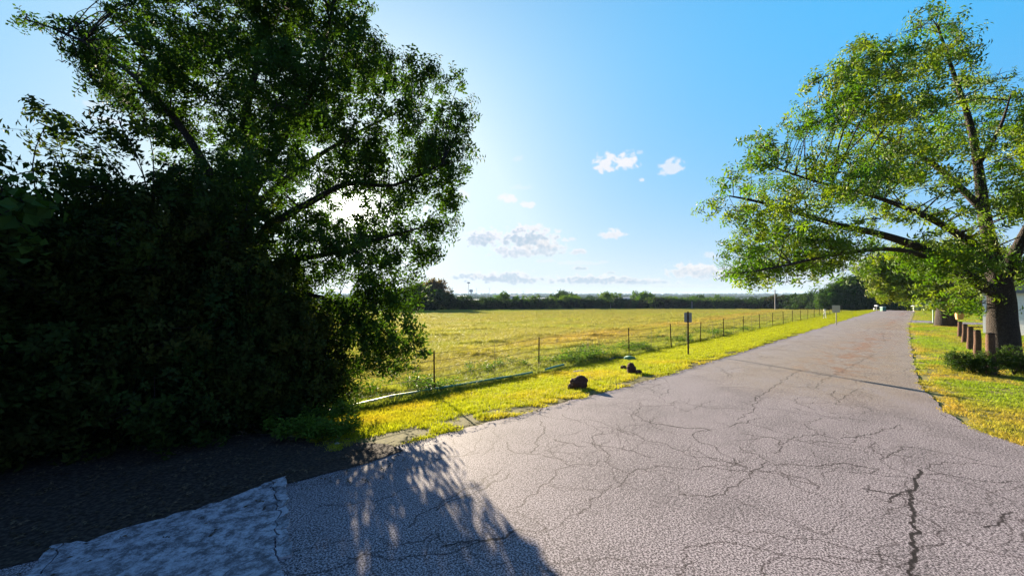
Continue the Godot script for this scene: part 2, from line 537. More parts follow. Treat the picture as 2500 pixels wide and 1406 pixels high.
func clouds(im: Image, W: int, HH: int) -> void:
	var f := FastNoiseLite.new()
	f.seed = 77
	f.frequency = 0.05
	f.fractal_octaves = 5
	f.fractal_gain = 0.55
	for q in CLOUDS:
		var c := ray(q[0], q[1]).normalized()
		var az := atan2(c.x, -c.z)
		var elev := asin(c.y)
		var len := ray(q[0], q[1]).length()
		var ha: float = q[2] / 1000.0 / len * (1.0 if absf(q[0] - 1250) < 900 else 0.8)
		var he: float = q[3] / 1000.0 / len
		var x0 := int((az - ha * 1.5) / TAU * W)
		var x1 := int((az + ha * 1.5) / TAU * W)
		var y0 := int((PI / 2 - elev - he * 1.7) / PI * HH)
		var y1 := int((PI / 2 - elev + he * 1.5) / PI * HH)
		for y in range(y0, y1 + 1):
			for xx in range(x0, x1 + 1):
				var dx := ((xx + 0.5) / W * TAU - az) / ha
				var dy := (PI / 2 - (y + 0.5) / HH * PI - elev) / he
				var sh := dy * (1.5 if dy < 0.0 else 0.9)
				var n := f.get_noise_2d(xx * 1.15 + q[0], y * 1.6 + q[1])
				var den := 1.0 - sqrt(dx * dx + sh * sh) + 0.8 * n + 0.08
				var a: float = smoothstep(0.0, 0.5, den) * q[5]
				if a <= 0.0:
					continue
				var body: float = smoothstep(0.2, 0.6, den + (-dy) * 0.2) * minf(1.0, q[4] * 1.2)
				var n2 := f.get_noise_2d(xx * 2.5 + 300.0, y * 2.5)
				body = clampf(body * (1.0 + 0.8 * n2), 0.0, 1.0)
				var px := posmod(xx, W)
				var old := im.get_pixel(px, y)
				var lit := Color(maxf(1.0, old.r), maxf(0.98, minf(old.g, 1.2)), maxf(0.97, minf(old.b, 1.2)))
				var gray := Color(0.5, 0.62, 0.76).lerp(old, 0.1)
				im.set_pixel(px, y, old.lerp(lit.lerp(gray, body), a * 0.92))

# ------------------------------------------------------------------ leaves, twigs, tufts
func leaf(m: MB, p: Vector3, dir: Vector3, nrm: Vector3, L: float, w: float, tone: float) -> void:
	var side := dir.cross(nrm).normalized()
	var up := side.cross(dir).normalized()
	var mid := p + dir * L * 0.45
	var tip := p + dir * L - up * L * 0.12
	m.col = Color(tone, tone, tone * 0.95)
	m.tri(p, mid - side * w + up * w * 0.3, tip)
	m.tri(p, tip, mid + side * w + up * w * 0.3)

# a twig about 1 long along +y, carrying leaves
func twig_mesh(leaves: int, L: float, w: float, droop: float, spread: float) -> ArrayMesh:
	var m := MB.new()
	for k in leaves:
		var f := (k + 0.5) / leaves
		var a := k * 2.4 + rf(-0.4, 0.4)
		var out := Vector3(cos(a), 0, sin(a))
		var p := Vector3(0, f * 0.85, 0) + out * rf(0.0, spread)
		var dir := (out * 0.9 + Vector3(0, rf(-0.1, 0.7) - droop, 0)).normalized()
		var nrm := (Vector3(rf(-0.7, 0.7), 1, rf(-0.7, 0.7))).normalized()
		leaf(m, p, dir, nrm, L * rf(0.75, 1.2), w * rf(0.8, 1.2), rf(0.75, 1.25))
	m.col = Color(0.55, 0.4, 0.3)
	m.tube([Vector3.ZERO, Vector3(0.02, 0.5, 0), Vector3(0, 0.85, 0.02)], [0.012, 0.008, 0.003], 3, 0.0, false)
	return m.mesh()

func tuft_mesh(blades: int, r: float, h: float, w: float, lean: float) -> ArrayMesh:
	var m := MB.new()
	for k in blades:
		var a := rf(0, TAU)
		var o := Vector3(cos(a), 0, sin(a)) * r * sqrt(rng.randf())
		var b := rf(0, TAU)
		var out := Vector3(cos(b), 0, sin(b))
		var side := Vector3(-out.z, 0, out.x)
		var hh := h * rf(0.55, 1.1)
		var ln := lean * rf(0.3, 1.2) * hh
		var p1 := o + Vector3(0, hh * 0.55, 0) + out * ln * 0.35
		var p2 := o + Vector3(0, hh, 0) + out * ln
		var ww := w * rf(0.7, 1.2)
		var t := rf(0.75, 1.2)
		m.col = Color(t, t, t * 0.9)
		m.quad(o - side * ww, o + side * ww, p1 + side * ww * 0.8, p1 - side * ww * 0.8)
		m.tri(p1 - side * ww * 0.8, p1 + side * ww * 0.8, p2)
	return m.mesh()

# a ball of leaf faces, 1 across, for woods far away
func clump_mesh(faces: int, size: float) -> ArrayMesh:
	var m := MB.new()
	for k in faces:
		var d := Vector3(rng.randfn(), rng.randfn(), rng.randfn()).normalized()
		var p := d * 0.5 * pow(rng.randf(), 0.25) * (0.85 + 0.3 * nz.get_noise_3dv(d * 40.0))
		var dir := (Vector3(rng.randfn(), rng.randfn(), rng.randfn())).normalized()
		var nrm := (d + Vector3(0, 0.4, 0) + dir * 0.3).normalized()
		leaf(m, p, (dir - nrm * dir.dot(nrm)).normalized(), nrm, size * rf(0.7, 1.3), size * rf(0.35, 0.5), rf(0.7, 1.25))
	return m.mesh()

func basis_along(dir: Vector3, s: float) -> Basis:
	var y := dir.normalized()
	var x := y.cross(Vector3(0.3, 0.9, 0.2) if absf(y.y) < 0.9 else Vector3(1, 0, 0)).normalized()
	var z := x.cross(y)
	return Basis(x * s, y * s, z * s).rotated(y, rf(0, TAU))

func smooth_path(pts: Array, per := 4) -> Array:
	var out := []
	for k in pts.size() - 1:
		var p0: Vector3 = pts[maxi(k - 1, 0)]
		var p1: Vector3 = pts[k]
		var p2: Vector3 = pts[k + 1]
		var p3: Vector3 = pts[mini(k + 2, pts.size() - 1)]
		for s in per:
			var f := float(s) / per
			out.append(p1.cubic_interpolate(p2, p0, p3, f))
	out.append(pts[pts.size() - 1])
	return out

func taper(n: int, r0: float, r1: float) -> Array:
	var out := []
	for k in n:
		out.append(lerpf(r0, r1, pow(float(k) / (n - 1), 0.8)))
	return out

# crown: clumps [centre, radius]; limbs: [[points], r0, r1]; the first limb is the trunk
func grow(t: Node3D, limbs: Array, clumps: Array, twig: Mesh, twig_size: float, per_m3: float, tint: Callable, leafmat: Material, hole := 0.0, flatten := 1.0) -> void:
	var base := t.position
	var joints := []
	for k in limbs.size():
		var pts := smooth_path(limbs[k][0].map(func(p): return p - base))
		var m := MB.new()
		m.tube(pts, taper(pts.size(), limbs[k][1], limbs[k][2]), 10 if k == 0 else 7, 0.05 if k == 0 else 0.02)
		put(m.mesh(), "trunk" if k == 0 else "limb", M.bark, t)
		for p in pts.slice(2):
			joints.append(p)
	var br := MB.new()
	var places := []
	var colors := []
	for c in clumps:
		var ctr: Vector3 = c[0] - base
		var rad: Vector3 = c[1]
		var near: Vector3 = joints[0]
		for j in joints:
			var score: float = j.distance_to(ctr) + (2.0 if j.y > ctr.y + 0.6 else 0.0)
			if score < near.distance_to(ctr) + (2.0 if near.y > ctr.y + 0.6 else 0.0):
				near = j
		if near.distance_to(ctr) > 0.25:
			var mid: Vector3 = near.lerp(ctr, 0.5) + Vector3(rf(-0.1, 0.1), 0.12, rf(-0.1, 0.1)) * near.distance_to(ctr)
			var pp := smooth_path([near, mid, ctr], 3)
			br.tube(pp, taper(pp.size(), clampf(0.009 * near.distance_to(ctr) + 0.006, 0.008, 0.05) * (0.6 if c.size() > 2 else 1.0), 0.005), 5, 0.0, false)
		for s in 4:
			var e := ctr + Vector3(rng.randfn(), rng.randfn() * flatten, rng.randfn()).normalized() * rad * 0.9
			br.tube([ctr, ctr.lerp(e, 0.5) + Vector3(0, 0.05, 0), e], [0.011, 0.007, 0.003], 4, 0.0, false)
		var n := int((c[2] if c.size() > 2 else 1.0) * per_m3 * pow(rad.x * rad.y * rad.z, 2.0 / 3.0)) + 3
		var tc: Color = tint.call(c[0])
		for s in n:
			var d := Vector3(rng.randfn(), rng.randfn(), rng.randfn()).normalized()
			var rr := pow(rng.randf(), 0.42)
			var p := ctr + d * rad * rr
			if hole > 0.0 and nz.get_noise_3dv((p + base) * 42.0) < hole - 0.35:
				continue
			if hole > 0.0 and nz2.get_noise_3dv((p + base) * 130.0) < -0.16:
				continue
			var dir := (d * Vector3(1, flatten, 1) + Vector3(rf(-0.5, 0.5), rf(-0.55, 0.35), rf(-0.5, 0.5)))
			places.append(Transform3D(basis_along(dir, twig_size * rf(0.55, 1.4)), p))
			var k := rf(0.75, 1.25)
			colors.append(Color(tc.r * k * rf(0.9, 1.12), tc.g * k, tc.b * k * rf(0.8, 1.2)))
	if br.v.size():
		put(br.mesh(), "branchwork", M.bark, t).set_meta("kind", "stuff")
	many(twig, leafmat, places, colors, "crown", t)

# clumps spread through a crown whose outline seen from the road is the polygon (in photograph pixels) at depth d0; thick is its half depth
func fill_crown(poly: PackedVector2Array, d0: Callable, thick: Callable, count: int, r: float, thin: Array, rs := Vector3(1, 0.85, 1)) -> Array:
	var lo := poly[0]
	var hi := poly[0]
	for p in poly:
		lo = lo.min(p)
		hi = hi.max(p)
	var out := []
	var guard := 0
	while out.size() < count and guard < count * 60:
		guard += 1
		var q := Vector2(rf(lo.x, hi.x), rf(lo.y, hi.y))
		if not Geometry2D.is_point_in_polygon(q, poly):
			continue
		var keep := true
		for t in thin:
			if q.distance_to(Vector2(t[0], t[1])) < t[2] and rng.randf() > t[3]:
				keep = false
		if not keep:
			continue
		var edge := 1e9
		for k in poly.size():
			edge = minf(edge, q.distance_to(Geometry2D.get_closest_point_to_segment(q, poly[k], poly[(k + 1) % poly.size()])))
		var d: float = d0.call(q) + rf(-1, 1) * thick.call(q) * clampf(edge / 160.0 + 0.15, 0.15, 1.0)
		var rad := minf(r * rf(0.7, 1.2), (edge + 26.0) / 1000.0 * d)
		out.append([at(q.x, q.y, d), rs * rad])
	return out

# small sprays that break up the outline
func edge_clumps(poly: PackedVector2Array, d0: Callable, step: float, r: float) -> Array:
	var out := []
	var ctr := Vector2.ZERO
	for p in poly:
		ctr += p / poly.size()
	for k in poly.size():
		var a := poly[k]
		var b := poly[(k + 1) % poly.size()]
		var n := int(a.distance_to(b) / step)
		for j in n:
			var q := a.lerp(b, rng.randf())
			q += (q - ctr).normalized() * rf(-12.0, 26.0)
			var d: float = d0.call(q) + rf(-0.5, 0.5)
			out.append([at(q.x, q.y, d), Vector3(1, 0.7, 1) * r * rf(0.5, 1.2), 0.8])
	return out

# ------------------------------------------------------------------ scene
func _ready() -> void:
	rng.seed = 20240
	nz.seed = 3
	nz.frequency = 0.02
	nz.fractal_octaves = 3
	nz2.seed = 8
	nz2.frequency = 0.02
	# camera
	var cam := Camera3D.new()
	cam.name = "camera"
	cam.fov = rad_to_deg(2.0 * atan(0.703))
	cam.position = Vector3(0, EYE, 0)
	cam.rotation.x = PITCH
	cam.near = 0.05
	cam.far = 9000.0
	add_child(cam)
	cam.current = true
	# sky and exposure
	var to_sun := ray(SUNPX.x, SUNPX.y).normalized()
	var env := Environment.new()
	env.background_mode = Environment.BG_SKY
	env.sky = make_sky(to_sun)
	env.tonemap_mode = Environment.TONE_MAPPER_LINEAR
	env.tonemap_exposure = EXPO
	env.sdfgi_enabled = true
	env.ssao_enabled = true
	env.ssil_enabled = true
	env.fog_enabled = true
	env.fog_density = 0.00012
	env.fog_light_color = Color(0.72, 0.83, 0.95)
	var we := WorldEnvironment.new()
	we.name = "world_environment"
	we.environment = env
	add_child(we)
	# sun
	var sun := DirectionalLight3D.new()
	sun.name = "sun"
	sun.light_energy = 1.6
	sun.light_color = Color(1.0, 0.93, 0.82)
	sun.light_angular_distance = 0.55
	sun.shadow_enabled = true
	add_child(sun)
	sun.look_at_from_position(Vector3.ZERO, -to_sun, Vector3.UP)
	print("sky done ", Time.get_ticks_msec())
	make_materials()
	print("materials done ", Time.get_ticks_msec())
	build_ground()
	build_slab()
	print("ground done ", Time.get_ticks_msec())
	build_left_tree()
	build_thicket()
	build_right_trees()
	print("trees done ", Time.get_ticks_msec())
	build_treeline()
	build_far()
	print("far done ", Time.get_ticks_msec())
	build_fence()
	build_things()
	build_right_yard()
	print("things done ", Time.get_ticks_msec())
	build_grass()
	print("grass done ", Time.get_ticks_msec())

# ------------------------------------------------------------------ ground
func ground_tone(x: float, d: float) -> Color:
	var q := to_uv(x, d)
	var n := nz.get_noise_2d(x * 1.2, d * 1.2)
	var e := field_edge(x / maxf(d, 1.0))
	var c := Color(1.0, 1.0, 1.0)
	var green := clampf(0.12 + n * 0.7, 0.0, 1.0)
	green = maxf(green, smoothstep(16.0, 9.0, q.y) * 0.7)
	green = maxf(green, smoothstep(e - 22.0, e - 4.0, d) * (0.75 if x / maxf(d, 1.0) < 0.02 else 0.25))
	c = c.lerp(Color(0.62, 0.85, 0.55), green)
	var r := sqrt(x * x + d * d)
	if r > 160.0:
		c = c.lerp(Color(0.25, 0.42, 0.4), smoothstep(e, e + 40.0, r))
	return c

func build_ground() -> void:
	var m := MB.new()
	var radii := [0.0]
	var r := 1.5
	while r < 7000.0:
		radii.append(r)
		r *= 1.035 if r > 40.0 else 1.08
	var seg := 300
	for k in radii.size():
		for s in seg + 1:
			var a := TAU * s / seg
			var x: float = radii[k] * sin(a)
			var d: float = radii[k] * cos(a)
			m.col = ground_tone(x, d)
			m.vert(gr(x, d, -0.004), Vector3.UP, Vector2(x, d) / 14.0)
	for k in radii.size() - 1:
		for s in seg:
			var a := k * (seg + 1) + s
			var b := a + seg + 1
			if k == 0:
				m.i.append_array([a, b + 1, b])
			else:
				m.i.append_array([a, b + 1, b, a, a + 1, b + 1])
	# normals from the height field
	for k in m.v.size():
		var p := m.v[k]
		var e := maxf(0.5, Vector2(p.x, p.z).length() * 0.02)
		m.n[k] = Vector3(H(p.x - e, -p.z) - H(p.x + e, -p.z), 2.0 * e, H(p.x, -p.z + e) - H(p.x, -p.z - e)).normalized()
	structure(m.mesh(), "ground", M.ground)
	# road
	var rd := MB.new()
	var us := []
	var u := -14.0
	while u < 130.0:
		us.append(u)
		u += 0.12 if u < 30.0 else (0.3 if u < 60.0 else 0.8)
	var cols := 24
	for uu in us:
		var l := road_l(uu)
		var rr := road_r(uu)
		for k in cols + 1:
			var v := lerpf(rr, l, float(k) / cols)
			var p := uvp(uu, v)
			rd.vert(gr(p.x, -p.z, 0.022), Vector3.UP, Vector2(uu, v) / 3.1, crack_uv(uu, v))
	for a in us.size() - 1:
		for k in cols:
			var i0 := a * (cols + 1) + k
			var i1 := i0 + cols + 1
			rd.i.append_array([i0, i0 + 1, i1, i0 + 1, i1 + 1, i1])
	structure(rd.mesh(), "road", M.asphalt)
	# side lane branching off between the two yards
	var ln := MB.new()
	for k in 31:
		var v := lerpf(1.4, -30.0, k / 30.0)
		var flare := 1.6 * exp(-maxf(0.0, 1.0 - v) / 1.2)
		for s in [52.0 - flare, 55.5 + flare]:
			var p := uvp(s + 0.06 * nz.get_noise_2d(v * 60.0, s), v)
			ln.vert(gr(p.x, -p.z, 0.016), Vector3.UP, Vector2(s, v) / 2.4, Vector2(0.2 + s * 0.001, 0.3 + v * 0.01))
	for k in 30:
		ln.i.append_array([k * 2, k * 2 + 1, k * 2 + 2, k * 2 + 1, k * 2 + 3, k * 2 + 2])
	structure(ln.mesh(), "side_lane", M.asphalt)
	# verge, lawn, shoulder
	strip("verge", M.verge, -14.0, 92.0, 0.4, func(q): return road_l(q) - 0.05, func(_q): return 10.0, 0.006)
	strip("lawn", M.lawn, 4.5, 110.0, 0.4, func(q): return -34.0, func(q): return road_r(q) + 0.05, 0.004)
	strip("dirt_shoulder", M.soil, -14.0, 3.4, 0.15, func(q): return 5.9 + 0.2 * nz.get_noise_2d(q * 20.0, 5.0), func(q): return 9.6 if q < 1.8 else lerpf(9.6, 6.4, (q - 1.8) / 1.6), 0.03)

func strip(called: String, mat: Material, u0: float, u1: float, step: float, lo: Callable, hi: Callable, up: float) -> void:
	var m := MB.new()
	var n := int((u1 - u0) / step)
	var cols := 6
	for a in n + 1:
		var u := u0 + a * step
		var v0: float = lo.call(u)
		var v1: float = hi.call(u)
		for k in cols + 1:
			var p := uvp(u, lerpf(v0, v1, float(k) / cols))
			m.vert(gr(p.x, -p.z, up), Vector3.UP)
	for a in n:
		for k in cols:
			var i0 := a * (cols + 1) + k
			var i1 := i0 + cols + 1
			m.i.append_array([i0, i0 + 1, i1, i0 + 1, i1 + 1, i1])
	structure(m.mesh(), called, mat)

func ragged(poly: Array, amp: float) -> PackedVector2Array:
	var out := PackedVector2Array()
	for k in poly.size():
		var a: Vector2 = poly[k]
		var b: Vector2 = poly[(k + 1) % poly.size()]
		var n := int(a.distance_to(b) / 0.07) + 1
		for s in n:
			var p := a.lerp(b, float(s) / n)
			out.append(p + Vector2(nz.get_noise_2d(p.x * 260.0, p.y * 260.0), nz.get_noise_2d(p.x * 260.0 + 90.0, p.y * 260.0)) * amp)
	return out

func build_slab() -> void:
	var root := Node3D.new()
	root.name = "concrete_drive"
	root.set_meta("kind", "structure")
	add_child(root)
	var pieces := [
		[[660, 1172], [672, 1196], [680, 1240], [672, 1292], [675, 1345], [630, 1362], [560, 1392], [500, 1425], [300, 1520], [100, 1520], [93, 1408], [112, 1378], [140, 1342], [152, 1326], [220, 1318], [300, 1290], [400, 1262], [480, 1240], [560, 1215], [625, 1188]],
		[[675, 1345], [684, 1362], [694, 1385], [702, 1420], [700, 1520], [300, 1520], [500, 1425], [560, 1392], [630, 1362]],
		[[152, 1326], [140, 1342], [112, 1378], [93, 1408], [100, 1520], [-60, 1520], [40, 1425], [70, 1392], [100, 1352], [125, 1330]],
		[[660, 1172], [697, 1160], [699, 1182], [672, 1196]], [[672, 1196], [699, 1182], [702, 1226], [680, 1240]],
		[[680, 1240], [702, 1226], [706, 1288], [672, 1292]], [[672, 1292], [706, 1288], [709, 1352], [684, 1362], [675, 1345]],
		[[684, 1362], [709, 1352], [714, 1430], [720, 1520], [700, 1520], [702, 1420], [694, 1385]],
	]
	for q in pieces:
		var pts := []
		for e in q:
			var g := gp(e[0], e[1], 0.05)
			pts.append(Vector2(g.x, g.z))
		var poly := ragged(pts, 0.06)
		var shrunk := Geometry2D.offset_polygon(poly, -0.007)
		if shrunk.is_empty():
			continue
		var outline: PackedVector2Array = shrunk[0]
		var tri := Geometry2D.triangulate_polygon(outline)
		var m := MB.new()
		var tilt := Vector2(rf(-0.006, 0.006), rf(-0.006, 0.006))
		var ctr := Vector2.ZERO
		for p in outline:
			ctr += p / outline.size()
		var y := func(p: Vector2) -> float: return 0.048 + (p - ctr).dot(tilt)
		for k in range(0, tri.size(), 3):
			var a := Vector3(outline[tri[k]].x, y.call(outline[tri[k]]), outline[tri[k]].y)
			var b := Vector3(outline[tri[k + 1]].x, y.call(outline[tri[k + 1]]), outline[tri[k + 1]].y)
			var c := Vector3(outline[tri[k + 2]].x, y.call(outline[tri[k + 2]]), outline[tri[k + 2]].y)
			if (b - a).cross(c - a).y > 0:
				m.tri(a, b, c)
			else:
				m.tri(a, c, b)
		var cw := Geometry2D.is_polygon_clockwise(outline)
		for k in outline.size():
			var a := outline[k]
			var b := outline[(k + 1) % outline.size()]
			if cw:
				var s := a
				a = b
				b = s
			m.quad(Vector3(b.x, 0.0, b.y), Vector3(a.x, 0.0, a.y), Vector3(a.x, y.call(a), a.y), Vector3(b.x, y.call(b), b.y))
		put(m.mesh(), "slab_piece", M.concrete, root)

# ------------------------------------------------------------------ trees
func P2(a: Array) -> PackedVector2Array:
	var out := PackedVector2Array()
	for k in range(0, a.size(), 2):
		out.append(Vector2(a[k], a[k + 1]))
	return out

func path_at(a: Array) -> Array:   # triples px, py, depth
	var out := []
	for k in range(0, a.size(), 3):
		out.append(at(a[k], a[k + 1], a[k + 2]))
	return out

func build_left_tree() -> void:
	var base := gr(-7.35, 10.7)
	var t := thing("shade_tree", base, "tall dark shade tree with the low sun glinting through its drooping branches", "tree")
	var limbs := [
		[[base + Vector3(0, -0.1, 0), at(570, 820, 10.7), at(585, 720, 10.7), at(590, 620, 10.7), at(605, 520, 10.8)], 0.36, 0.2],
		[path_at([592, 640, 10.7, 650, 560, 10.6, 760, 492, 10.4, 850, 448, 10.2, 960, 452, 10.0, 1080, 400, 9.9]), 0.15, 0.02],
		[path_at([590, 690, 10.7, 690, 640, 10.6, 790, 622, 10.5, 900, 590, 10.3, 1030, 555, 10.2]), 0.13, 0.02],
		[path_at([600, 540, 10.8, 610, 420, 11.0, 600, 280, 11.2, 640, 90, 11.3, 650, -140, 11.3]), 0.2, 0.03],
		[path_at([596, 590, 10.7, 520, 440, 10.4, 440, 310, 10.2, 330, 190, 10.1, 200, 100, 10.0, 60, 45, 9.9]), 0.15, 0.008],
		[path_at([602, 500, 10.8, 690, 340, 10.5, 770, 200, 10.3, 810, 20, 10.2]), 0.14, 0.03],
		[path_at([590, 740, 10.7, 720, 715, 10.3, 850, 750, 10.2, 950, 820, 10.15, 1022, 858, 10.1]), 0.09, 0.008],
		[path_at([588, 760, 10.7, 700, 800, 10.0, 800, 880, 9.6, 850, 960, 9.5]), 0.07, 0.008],
		[path_at([606, 520, 10.8, 720, 420, 11.6, 860, 330, 12.0, 1000, 260, 12.0]), 0.12, 0.02],
	]
	var poly := P2([400, -10, 360, -160, 480, -320, 700, -340, 850, -180, 870, 40, 930, 125, 1000, 165, 1090, 195, 1130, 260, 1100, 320, 1125, 370, 1085, 450, 1085, 540, 1050, 600, 1010, 680, 1000, 770, 1010, 840, 950, 880, 890, 890, 850, 960, 830, 1000, 760, 1020, 640, 1050, 500, 1010, 440, 800, 420, 600, 420, 430, 450, 340, 340, 280, 240, 205, 140, 90, 160, 60])
	var d0 := func(q: Vector2) -> float: return 10.7 if q.y < 620 else lerpf(10.7, 9.9, clampf((q.y - 620) / 250.0, 0, 1))
	var thick := func(q: Vector2) -> float: return 2.6 if q.y < 560 else lerpf(2.6, 0.7, clampf((q.y - 560) / 200.0, 0, 1))
	var thin := [[862, 512, 52, 0.0], [960, 560, 115, 0.6], [1000, 660, 70, 0.8], [560, 640, 40, 0.25], [640, 640, 40, 0.4], [460, 250, 90, 0.6], [940, 470, 70, 0.5], [700, 640, 50, 0.5]]
	var clumps := fill_crown(poly, d0, thick, 300, 0.62, thin)
	for q in [[1005, 852, 0.28], [960, 850, 0.36], [915, 835, 0.4], [940, 908, 0.16], [880, 870, 0.42], [840, 930, 0.4], [1028, 862, 0.12], [830, 985, 0.35], [1120, 205, 0.2], [1125, 300, 0.3], [960, 130, 0.14], [1118, 395, 0.28], [70, 55, 0.14], [50, 42, 0.08], [150, 152, 0.14], [180, 160, 0.2], [1100, 470, 0.25], [1095, 550, 0.2], [240, 185, 0.25], [965, 190, 0.35], [1050, 190, 0.3], [860, 50, 0.3]]:
		clumps.append([at(q[0], q[1], d0.call(Vector2(q[0], q[1])) - 0.3), Vector3.ONE * q[2]])
	for k in 46:   # thin sprays round the sun
		var q := Vector2(rf(770, 1075), rf(425, 720))
		if not Geometry2D.is_point_in_polygon(q, poly):
			continue
		clumps.append([at(q.x, q.y, rf(9.6, 11.4)), Vector3.ONE * rf(0.35, 0.6), 0.42])
	clumps.append_array(edge_clumps(poly, d0, 26.0, 0.26))
	var keep := []
	for c in clumps:
		var v: Vector3 = c[0] - Vector3(0, EYE, 0)
		var s := ray(SUNPX.x, SUNPX.y).normalized()
		var off := (v - s * v.dot(s)).length()
		if off > c[1].x * (0.88 if c.size() < 3 else 0.78) + (0.22 if c.size() < 3 else 0.15):
			if c.size() < 3 and c[0].x > -5.0:   # the side away from the thicket is airier
				c.append(0.82 if c[0].y > 3.2 else 0.6)
			keep.append(c)
	var twig := twig_mesh(15, 0.3, 0.075, 0.25, 0.12)
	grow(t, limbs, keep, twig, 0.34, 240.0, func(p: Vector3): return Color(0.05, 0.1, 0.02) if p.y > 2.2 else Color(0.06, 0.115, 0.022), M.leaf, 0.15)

func build_thicket() -> void:
	var twig := twig_mesh(14, 0.3, 0.085, 0.35, 0.16)
	var big := twig_mesh(7, 0.42, 0.17, 0.45, 0.12)
	var row := [
		[-1.9, 10.2, 2.1, 4.55, "tall vine covered shrub at the left picture edge of the dark thicket"],
		[0.1, 10.4, 2.0, 5.1, "tall leafy shrub with sunlit top sprays in the middle of thicket"],
		[1.4, 10.3, 1.6, 3.9, "dark leafy shrub of the thicket behind the broken concrete slab"],
		[2.5, 10.2, 1.1, 2.3, "low shrub at the end of the thicket under the shade tree"],
	]
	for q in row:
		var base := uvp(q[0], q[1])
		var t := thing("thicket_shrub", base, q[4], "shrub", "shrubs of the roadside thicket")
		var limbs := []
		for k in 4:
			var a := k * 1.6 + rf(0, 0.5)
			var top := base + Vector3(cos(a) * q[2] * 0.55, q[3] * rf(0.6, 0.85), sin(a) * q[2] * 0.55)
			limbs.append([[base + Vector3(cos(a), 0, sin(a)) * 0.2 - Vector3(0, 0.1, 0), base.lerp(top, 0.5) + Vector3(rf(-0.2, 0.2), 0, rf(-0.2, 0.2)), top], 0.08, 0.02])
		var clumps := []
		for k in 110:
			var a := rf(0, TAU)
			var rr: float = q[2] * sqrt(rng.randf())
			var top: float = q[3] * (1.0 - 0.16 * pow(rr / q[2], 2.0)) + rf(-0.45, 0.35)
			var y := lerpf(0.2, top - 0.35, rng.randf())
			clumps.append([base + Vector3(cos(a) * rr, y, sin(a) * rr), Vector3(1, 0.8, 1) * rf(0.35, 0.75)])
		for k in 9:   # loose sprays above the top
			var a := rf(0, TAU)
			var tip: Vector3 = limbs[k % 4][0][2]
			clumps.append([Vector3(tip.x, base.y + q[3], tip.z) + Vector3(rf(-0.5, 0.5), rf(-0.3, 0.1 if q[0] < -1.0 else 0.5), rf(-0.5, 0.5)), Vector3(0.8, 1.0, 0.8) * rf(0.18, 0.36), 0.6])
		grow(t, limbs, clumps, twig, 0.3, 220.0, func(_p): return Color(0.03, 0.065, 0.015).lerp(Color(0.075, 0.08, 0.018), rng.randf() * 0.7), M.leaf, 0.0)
	# big-leaved vine hanging at the very edge of the view
	var base2 := uvp(-1.15, 8.1)
	var vt := thing("climbing_vine", base2, "climbing vine with big pale green leaves hanging over the thicket front", "vine")
	var vl := []
	for k in 3:
		vl.append([[base2 + Vector3(k * 0.3 - 0.3, 0, 0), base2 + Vector3(k * 0.3 - 0.2, 1.5, 0.1), base2 + Vector3(k * 0.25 - 0.35, 3.2, 0.2)], 0.02, 0.008])
	var vc := []
	for q in [[8, 480, 0.18], [30, 550, 0.16], [55, 500, 0.1]]:
		vc.append([at(q[0], q[1], 5.15), Vector3.ONE * q[2]])
	grow(vt, vl, vc, big, 0.36, 110.0, func(_p): return Color(0.06, 0.12, 0.025), M.leaf, 0.0)

